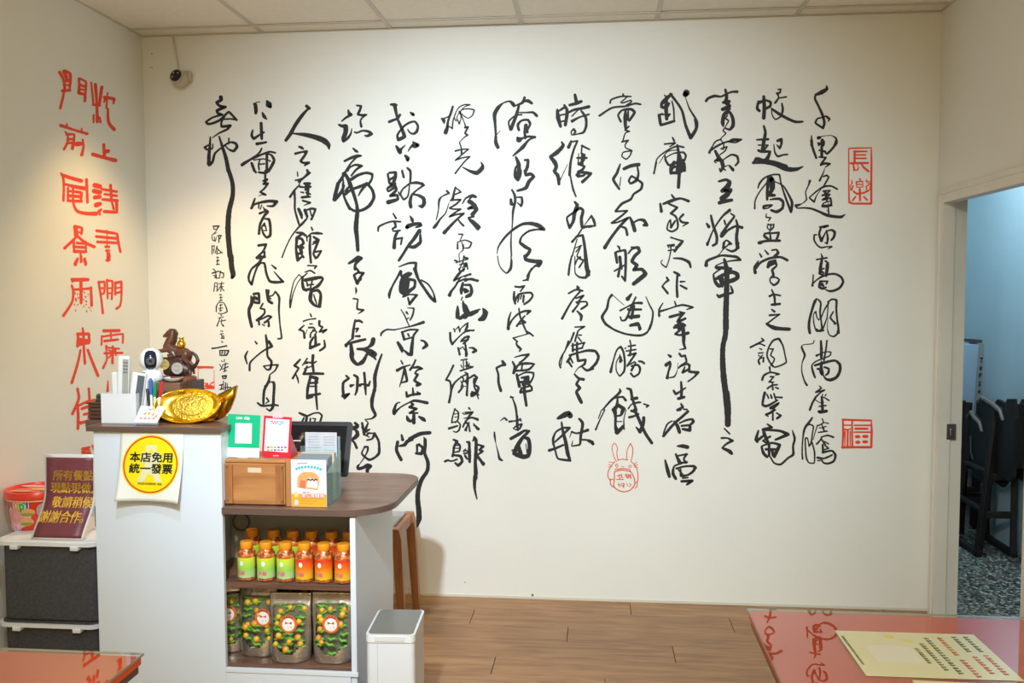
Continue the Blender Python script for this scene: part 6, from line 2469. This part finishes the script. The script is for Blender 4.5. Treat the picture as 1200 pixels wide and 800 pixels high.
# purple notice in a white acrylic holder, curving forward at its foot
sgn = thing('standing_notice', 'maroon notice with golden writing and white rim standing on the upper crate', 'notice', (0, 0, TOPZ))
a = at(55, 532, Y=-1.27); c2 = at(112, 533, Y=-1.27); ht = a.z-TOPZ; sw_ = (c2.x-a.x)
X0 = a.x+.003
def pfn(u, v):
    k = 1-v; bend = smoothstep((k-.45)/.55)
    y = -1.285 - .015*k - .085*bend*k
    return (X0+u*sw_-.006*bend*0, y, .002+(ht-.002)*v)
sheet('white_backing', lambda u, v: (lambda p: (p[0], p[1]+.002, p[2]))(pfn(-.02+u*1.04, -.006+v*1.02) if True else 0), 4, 26, .002, mat('notice_white', (.82, .82, .86), .3), sgn)
mp_ = sheet('maroon_face', lambda u, v: (lambda p: (p[0], p[1], p[2]))(pfn(.02+.96*u, .02+.95*v)), 4, 26, .001, mat('maroon_print', (.20, .045, .065), .4, noise=(14, .12)), sgn)
M_GP = mat('golden_print', (.90, .52, .07), .45)
LH = ht
def pw(cx, cv):
    def f(v): r = pfn(cx+v.x/sw_, cv+v.y/LH); return Vector((r[0], r[1]-.0025, r[2]))
    return f
for t_, cx, cv in (('所有餐點', .575, .735), ('現點現做,', .55, .575), ('敬請稍候', .585, .40), ('謝謝合作。', .53, .235)):
    text(t_, .0425, M_GP, mp_, None, .0009, warp=pw(cx, cv), sx=.97, shear=.06)

# candy bucket
kc = at(30, 600, Y=-1.02)
bk = thing('candy_bucket', 'round red candy bucket with lid standing on the upper crate by the left wall', 'bucket', (.2, -1.17, TOPZ))
kt = at(35, 566, Y=-1.17).z-TOPZ
R_ = .118
bk.location.x = max(.124, at(34, 600, Y=-1.17).x)
M_BR = mat('bucket_red', (.72, .03, .01), .3, coat=.3)
b = B(); hb_ = kt-.035; lathe(b, [(R_*.82, 0), (R_*.84, .004), (R_*.95, hb_), (R_*.95, hb_+.004)], 44); k0 = obj('bucket_body', b, M_BR, bk, True)
b = B(); lathe(b, [(R_*.98, hb_-.008), (R_*1.03, hb_-.008), (R_*1.03, hb_+.014), (R_*1.0, hb_+.020), (R_*.93, hb_+.020), (R_*.90, hb_+.012), (0, hb_+.018)], 48); k1 = obj('lid', b, M_BR, bk, True)
b = B(); lathe(b, [(R_*.985, hb_-.016), (R_*1.0, hb_-.014), (R_*1.0, hb_-.010)], 44, cap=False); obj('lid_band', b, mat('cream_band', (.80, .55, .38), .4), k1, True)
def bw(v, d=.0012):
    z = v.y; r = R_*(.84+.11*z/hb_)+d+v.z; aa = -PI/2+v.x/R_; return Vector((r*math.cos(aa), r*math.sin(aa), z))
for ch, xx, cc, dz in (('Y', -.046, (.55, .04, .30), .0), ('u', -.022, (.80, .35, .02), -.004), ('p', .004, (.04, .40, .06), -.004), ('i', .026, (.04, .12, .50), .002)):
    text(ch, .050, mat('letter_'+ch, cc, .4), k0, None, .0022, warp=lambda v, xx=xx, dz=dz: bw(Vector((v.x+xx, v.y+hb_*.80+dz, 0)), .0022))
    text(ch, .050, M_LOGO, k0, None, .0048, warp=lambda v, xx=xx, dz=dz: bw(Vector((v.x+xx, v.y+hb_*.80+dz, 0)), .0012))
def bell(name, cx, cy, rx, ry, m, d):
    b = B(); c0 = b.verts.new(bw(Vector((cx, cy, 0)), d)); pr = None; n = 24
    ring1 = [b.verts.new(bw(Vector((cx+rx*.5*math.cos(2*PI*i/n), cy+ry*.5*math.sin(2*PI*i/n), 0)), d)) for i in range(n)]
    ring2 = [b.verts.new(bw(Vector((cx+rx*math.cos(2*PI*i/n), cy+ry*math.sin(2*PI*i/n), 0)), d)) for i in range(n)]
    for i in range(n):
        j = (i+1) % n; b.faces.new((c0, ring1[i], ring1[j])); b.faces.new((ring1[i], ring2[i], ring2[j], ring1[j]))
    return obj(name, b, m, k0, 'all')
bell('pale_oval_print', -.022, hb_*.42, .062, .045, mat('pale_candy', (.72, .55, .48), .5), .0008)
bell('burger_print', -.032, hb_*.45, .045, .030, mat('pink_gummy', (.72, .32, .34), .5, noise=(50, .15)), .0014)
for cx, cy in ((.026, .56), (.020, .27)):
    bell('burger_print', cx, hb_*cy, .030, .016, mat('bun_print', (.70, .38, .12), .5), .0020)
    bell('burger_print', cx-.002, hb_*cy-.008, .028, .006, mat('lettuce_print', (.28, .30, .06), .5), .0026)
bell('candy_print', -.045, hb_*.10, .042, .016, mat('pink_candy', (.80, .40, .55), .5, noise=(80, .3)), .0018)
for xx, zz, cc in ((.085, .60, (.45, .35, .32)), (-.105, .70, (.55, .50, .48)), (.10, .15, (.75, .35, .10)), (-.11, .2, (.75, .45, .3))): bell('candy_print', xx, hb_*zz, .024, .028, mat('candy_%d' % int(xx*1000), cc, .5), .0010)
for k, (xx, yy, rx, ry, cc) in enumerate(((-.04, .03, .05, .018, (.80, .40, .42)), (.03, -.02, .045, .014, (.75, .42, .12)), (.05, .05, .028, .013, (.62, .40, .2)), (.07, -.05, .026, .014, (.18, .20, .16)), (-.03, -.06, .05, .014, (.75, .30, .08)))):
    b = B(); disc(b, (xx, yy, hb_+.0165), rx, ry, .0009, 22); obj('lid_print', b, mat('lidprint_%d' % k, cc, .4), k1)
# blue thing between notice and counter
b = B(); box(b, (0, 0, .045), (.05, .02, .09), bev=.008); c = at(111, 628, Y=-1.25)
o = tag(obj('blue_packet', b, mat('blue_packet_blue', (.05, .22, .45), .35), None, loc=(c.x+.0, -1.2, TOPZ)), 'small blue packet squeezed between the maroon notice and the counter', 'packet')
b = B(); box(b, (0, -.0105, .045), (.03, .001, .035), bev=.0); obj('packet_label', b, M_LOGO, o)

# ================================================================== ceiling camera in the left corner
q = at(206, 90, Y=-.10)
dc = thing('surveillance_camera', 'small round surveillance camera high on the mural wall near the left corner', 'camera', (q.x, -.055, q.z))
M_DC = mat('camera_cream', (.52, .44, .32), .5)
b = B(); ball(b, (0, 0, 0), .043, (1, 1, 1), 28, 16); obj('camera_ball', b, M_DC, dc, 'all')
b = B(); box(b, (.012, .035, .018), (.07, .035, .06), bev=.01); obj('mount', b, M_DC, dc)
R1 = Euler((PI/2-.25, 0, -.12)).to_matrix().to_4x4()
b = B(); lathe(b, [(.030, .030), (.036, .024), (.038, .030), (.036, .036), (.030, .0375), (.030, .030)], 30, R1, cap=False); obj('camera_bezel', b, mat('bezel_grey', (.42, .39, .33), .4), dc, True)
b = B(); lathe(b, [(.031, .028), (.031, .038), (.024, .043), (0, .0455)], 30, R1); fc = obj('camera_face', b, mat('face_black', (.008, .008, .008), .15), dc, True)
b = B()
for xx, yy in ((-.011, .012), (.014, .010), (-.013, -.009)): disc(b, (xx, yy, .0440), .0045, .0045, .001, 14, R1)
obj('infrared_lamp', b, mat('lens_pale', (.32, .33, .33), .2), fc)
p0, p1 = at(200, 40, Y=-.03), at(209, 80, Y=-.012)
b = B(); tube(b, [(p0.x, -.016, H-.002), (p0.x+.002, -.010, p0.z-.01), (p1.x, -.008, p1.z)], .005, 10)
tag(obj('cable', b, mat('cable_white', (.66, .60, .50), .5), None, True), 'white cable running from the ceiling to the corner surveillance camera', 'cable')

# ================================================================== the two red tables in front
M_TRED = mat('table_red', (.80, .12, .035), .6, noise=(1.6, .10), spec=.15)
M_TEDGE = mat('table_edge_brown', (.10, .022, .014), .35)
M_GLASS = clear('table_glass', (.98, .99, .98), 2.9, .012)
M_GEDGE = mat('glass_edge', (.30, .33, .30), .3)
M_LEG = mat('dark_table_leg', (.03, .025, .02), .4)
def table(label, x0, x1, y0, y1, zt=.75):
    t = thing('dining_table', label, 'table', (x0, y0, 0))
    w_, d_ = x1-x0, y1-y0
    b = B(); box2(b, (.001, .001, zt-.0055), (w_-.001, d_-.001, zt)); obj('glass_top', b, M_GLASS, t)
    b = B()
    for lo, hi in (((0, 0), (w_, .001)), ((0, d_-.001), (w_, d_)), ((0, .001), (.001, d_-.001)), ((w_-.001, .001), (w_, d_-.001))): box2(b, (*lo, zt-.0055), (*hi, zt-.0002))
    obj('glass_edge', b, M_GEDGE, t)
    b = B(); box2(b, (.004, .004, zt-.026), (w_-.004, d_-.004, zt-.0057), bev=.003); obj('tabletop', b, M_TRED, t)
    b = B(); box2(b, (.008, .008, zt-.046), (w_-.008, d_-.008, zt-.0265), bev=.004); obj('under_top', b, M_TEDGE, t)
    b = B(); box2(b, (.1, .1, zt-.10), (w_-.1, d_-.1, zt-.0465)); obj('apron', b, M_LEG, t)
    for xx in (.13, w_-.13):
        for yy in (.13, d_-.13):
            b = B(); box2(b, (xx-.025, yy-.025, 0), (xx+.025, yy+.025, zt-.1005), bev=.003); obj('leg', b, M_LEG, t)
    return t
table('glass-topped red table in the right foreground with printed cards on it', 2.754, 3.95, -2.98, -2.165)
table('glass-topped red table corner in the left foreground', .12, 1.3165, -3.38, -2.59)
# menu cards on the right table
M_CARD = mat('card_cream', (.80, .82, .62), .25, coat=.5)
def menu(label, p, rz, full=True):
    t = thing('menu_card', label, 'card', p, rz, 'menu cards on the right table')
    w_, h_ = .331, .262
    b = B(); prism(b, rounded(0, -h_, w_, 0, (.004,)*4), 0, .0012); c = obj('laminated_card', b, M_CARD, t)
    b = B(); box2(b, (.048, -.182, .0013), (.150, -.088, .0016)); obj('white_square', b, mat('square_white', (.80, .83, .88), .3), c)
    rnd = random.Random(5)
    def col(m, x, ya, yb, wd, step, name):
        b = B(); y = ya
        while y > yb:
            s = step*rnd.uniform(.55, .8)
            box(b, (x-wd*.22, y-s*.5, .0015), (wd*.4, s, .0003)); box(b, (x+wd*.25, y-s*.45, .0015), (wd*.3, s*.7, .0003)); box(b, (x, y-s*.3, .0015), (wd, s*.22, .0003))
            y -= step
        obj(name, b, m, c)
    mg, mr_ = mat('card_green_print', (.06, .13, .09), .4), mat('card_red_print', (.62, .10, .08), .4)
    col(mg, .012, -.035, -.20, .006, .006, 'print_column')
    col(mg, .162, -.10, -.18, .010, .011, 'print_column'); col(mg, .184, -.07, -.215, .011, .013, 'print_column')
    col(mg, .208, -.035, -.245, .012, .014, 'print_column'); col(mr_, .240, -.030, -.135, .012, .014, 'print_column'); col(mr_, .240, -.160, -.245, .012, .014, 'print_column')
    col(mg, .276, -.022, -.11, .012, .014, 'print_column'); col(mr_, .276, -.140, -.235, .012, .014, 'print_column')
    col(mg, .304, -.020, -.105, .012, .014, 'print_column'); col(mr_, .304, -.130, -.235, .012, .014, 'print_column')
    b = B()
    for x, y in ((.125, -.030), (.160, -.055), (.185, -.105)): disc(b, (x, y, .0013), .012, .012, .0002, 18)
    obj('pale_blob', b, mat('card_yellow', (.82, .74, .35), .4), c)
menu('cream laminated card with printed columns lying on the right red table', (2.938, -2.309, .7506), .02)
menu('second cream laminated card, lower edge of the picture, nearer on the right red table', (3.030, -2.583, .7506), -.012)

# ================================================================== hallway: high chairs and a leaning box
M_HC = wood('dark_chair_wood', (.022, .014, .011), (.012, .008, .007), .65, (6, 6, 1.5))
M_WORN = mat('worn_edge', (.20, .16, .12), .5)
def seg(b, p, q, w_, t_, bev=.004):
    p, q = Vector(p), Vector(q); d = q-p; L_ = d.length
    R = d.to_track_quat('Z', 'X').to_matrix().to_4x4()
    r = bmesh.ops.create_cube(b, size=1); vs = r['verts']; bmesh.ops.scale(b, vec=(w_, t_, L_), verts=vs)
    es = list({e for v in vs for e in v.link_edges}); g = bmesh.ops.bevel(b, geom=es, offset=bev, segments=1, affect='EDGES')
    vs = list({v for f in g['faces'] for v in f.verts} | {v for v in vs if v.is_valid})
    bmesh.ops.transform(b, matrix=Matrix.Translation((p+q)/2) @ R, verts=vs)
def high_chair(label, x0, x1, y0, y1, lean, ht, body, first):
    """narrow wooden high chair side-on: feet x0..x1 deep, y0..y1 wide; the legs lean by lean towards the wall"""
    t = thing('high_chair', label, 'high chair', (x0, y0, .001), 0, 'high chairs in the hallway')
    dx, dy = x1-x0, y1-y0
    F = lambda x, y, k: (x+(lean if x == 0 else lean*.15)*k, y+(.045 if y == 0 else -.045)*k, ht*k)
    for x in (0, dx):
        for y in (0, dy):
            b = B(); seg(b, F(x, y, .02), F(x, y, 1), .044, .034); obj('leg', b, M_HC, t)
    if first:
        for x in (0, dx): b = B(); seg(b, (x, -.02, .02), (x, dy+.02, .02), .036, .036); obj('foot_rail', b, M_HC, t)
    for k in (.34, .62):
        b = B(); seg(b, F(0, 0, k), F(0, dy, k), .022, .04); obj('stretcher', b, M_HC, t)
        for y in (0, dy): b = B(); seg(b, F(0, y, k-.03), F(dx, y, k-.03), .04, .022); obj('stretcher', b, M_HC, t)
    by0, by1, bz0, bz1 = body
    for x in (lean*.75+.012, dx-.03):
        pts = [(by0, bz0+.02), (by0+.05, bz0-.02), (by1-.10, bz0), (by1, bz0+.10), (by1-.01, bz1-.06), (by1-.06, bz1-.02), (by0+.16, bz1-.05), (by0+.10, bz1+.02), (by0+.02, bz1+.03), (by0-.01, bz1-.08)]
        b = B(); prism(b, pts, -.010, .010, Matrix.Translation((x, 0, 0)) @ Euler((PI/2, 0, PI/2)).to_matrix().to_4x4()); obj('side_panel', b, M_HC, t)
    b = B(); box2(b, (lean*.75+.024, by0+.03, bz0+.06), (dx-.042, by1-.04, bz0+.082)); obj('seat', b, M_HC, t)
    b = B(); box2(b, (lean*.75+.024, by0+.01, bz0+.084), (dx-.042, by0+.03, bz1)); obj('backrest', b, M_HC, t)
    b = B(); xa = lean*.75-.004; tube(b, [(xa, by1-.0, bz1-.045), (xa, by1-.05, bz1-.012), (xa, by0+.26, bz1-.035), (xa, by0+.17, bz1-.06), (xa, by0+.13, bz1-.11)], [.008, .012, .013, .012, .009], 8); obj('armrest', b, M_WORN, t, True)
    b = B(); tube(b, [(xa-.004, by1-.06, bz1-.16), (xa-.004, by1-.07, bz1-.26), (xa-.004, by1-.10, bz1-.30)], .004, 6); obj('harness_strap', b, mat('strap_grey', (.16, .15, .14), .7), t, True)
    return t
high_chair('dark brown wooden high chair standing in the hallway just beyond the doorway', 4.60, 4.80, .965, 1.37, .10, .80, (.03, .375, .42, .83), True)
high_chair('second dark wooden high chair, nested behind the nearer one, cut by the right picture edge', 4.665, 4.825, 1.40, 1.60, .05, .86, (-.62, -.14, .50, .93), False)
# leaning cardboard box
A = at(1131, 398, Y=1.62); C = at(1151, 398, Y=1.62)
lb_ = thing('cardboard_box', 'long flat carton with printed side leaning on end against the blue hallway wall', 'box', ((A.x+C.x)/2-.075, 1.62, .002))
bh = A.z-.03; bwid = C.x-A.x
LT = Euler((0, .045, 0)).to_matrix().to_4x4()
b = B(); box2(b, (-bwid/2, 0, 0), (bwid/2, .17, bh), bev=.003, M=LT); cb_ = obj('carton_front', b, mat('carton_blue_grey', (.42, .52, .62), .5), lb_)
b = B(); box2(b, (bwid/2+.0005, .004, .0), (bwid/2+.045, .17, bh+.01), bev=.002, M=LT); s2 = obj('carton_side', b, mat('carton_grey', (.34, .33, .32), .6), lb_)
b = B(); box2(b, (bwid/2-.03, .03, bh+.0105), (bwid/2+.050, .175, bh+.03), M=LT); obj('carton_flap', b, mat('carton_dark', (.08, .07, .065), .7), lb_)
b = B()
rnd = random.Random(2)
for k in range(12):
    z = bh-.10-.052*k-(.06 if k > 4 else 0); s_ = .020 if k < 5 else .012
    for q_ in range(3): box(b, (bwid/2+.024, .003, z+rnd.uniform(-s_*.8, s_*.8)), (s_*rnd.uniform(.5, 1), .0012, s_*.3), M=LT)
    box(b, (bwid/2+.024+rnd.uniform(-.005, .005), .003, z), (s_*.3, .0012, s_*1.5), M=LT)
obj('printed_marks', b, mat('carton_print', (.06, .06, .06), .6), s2)
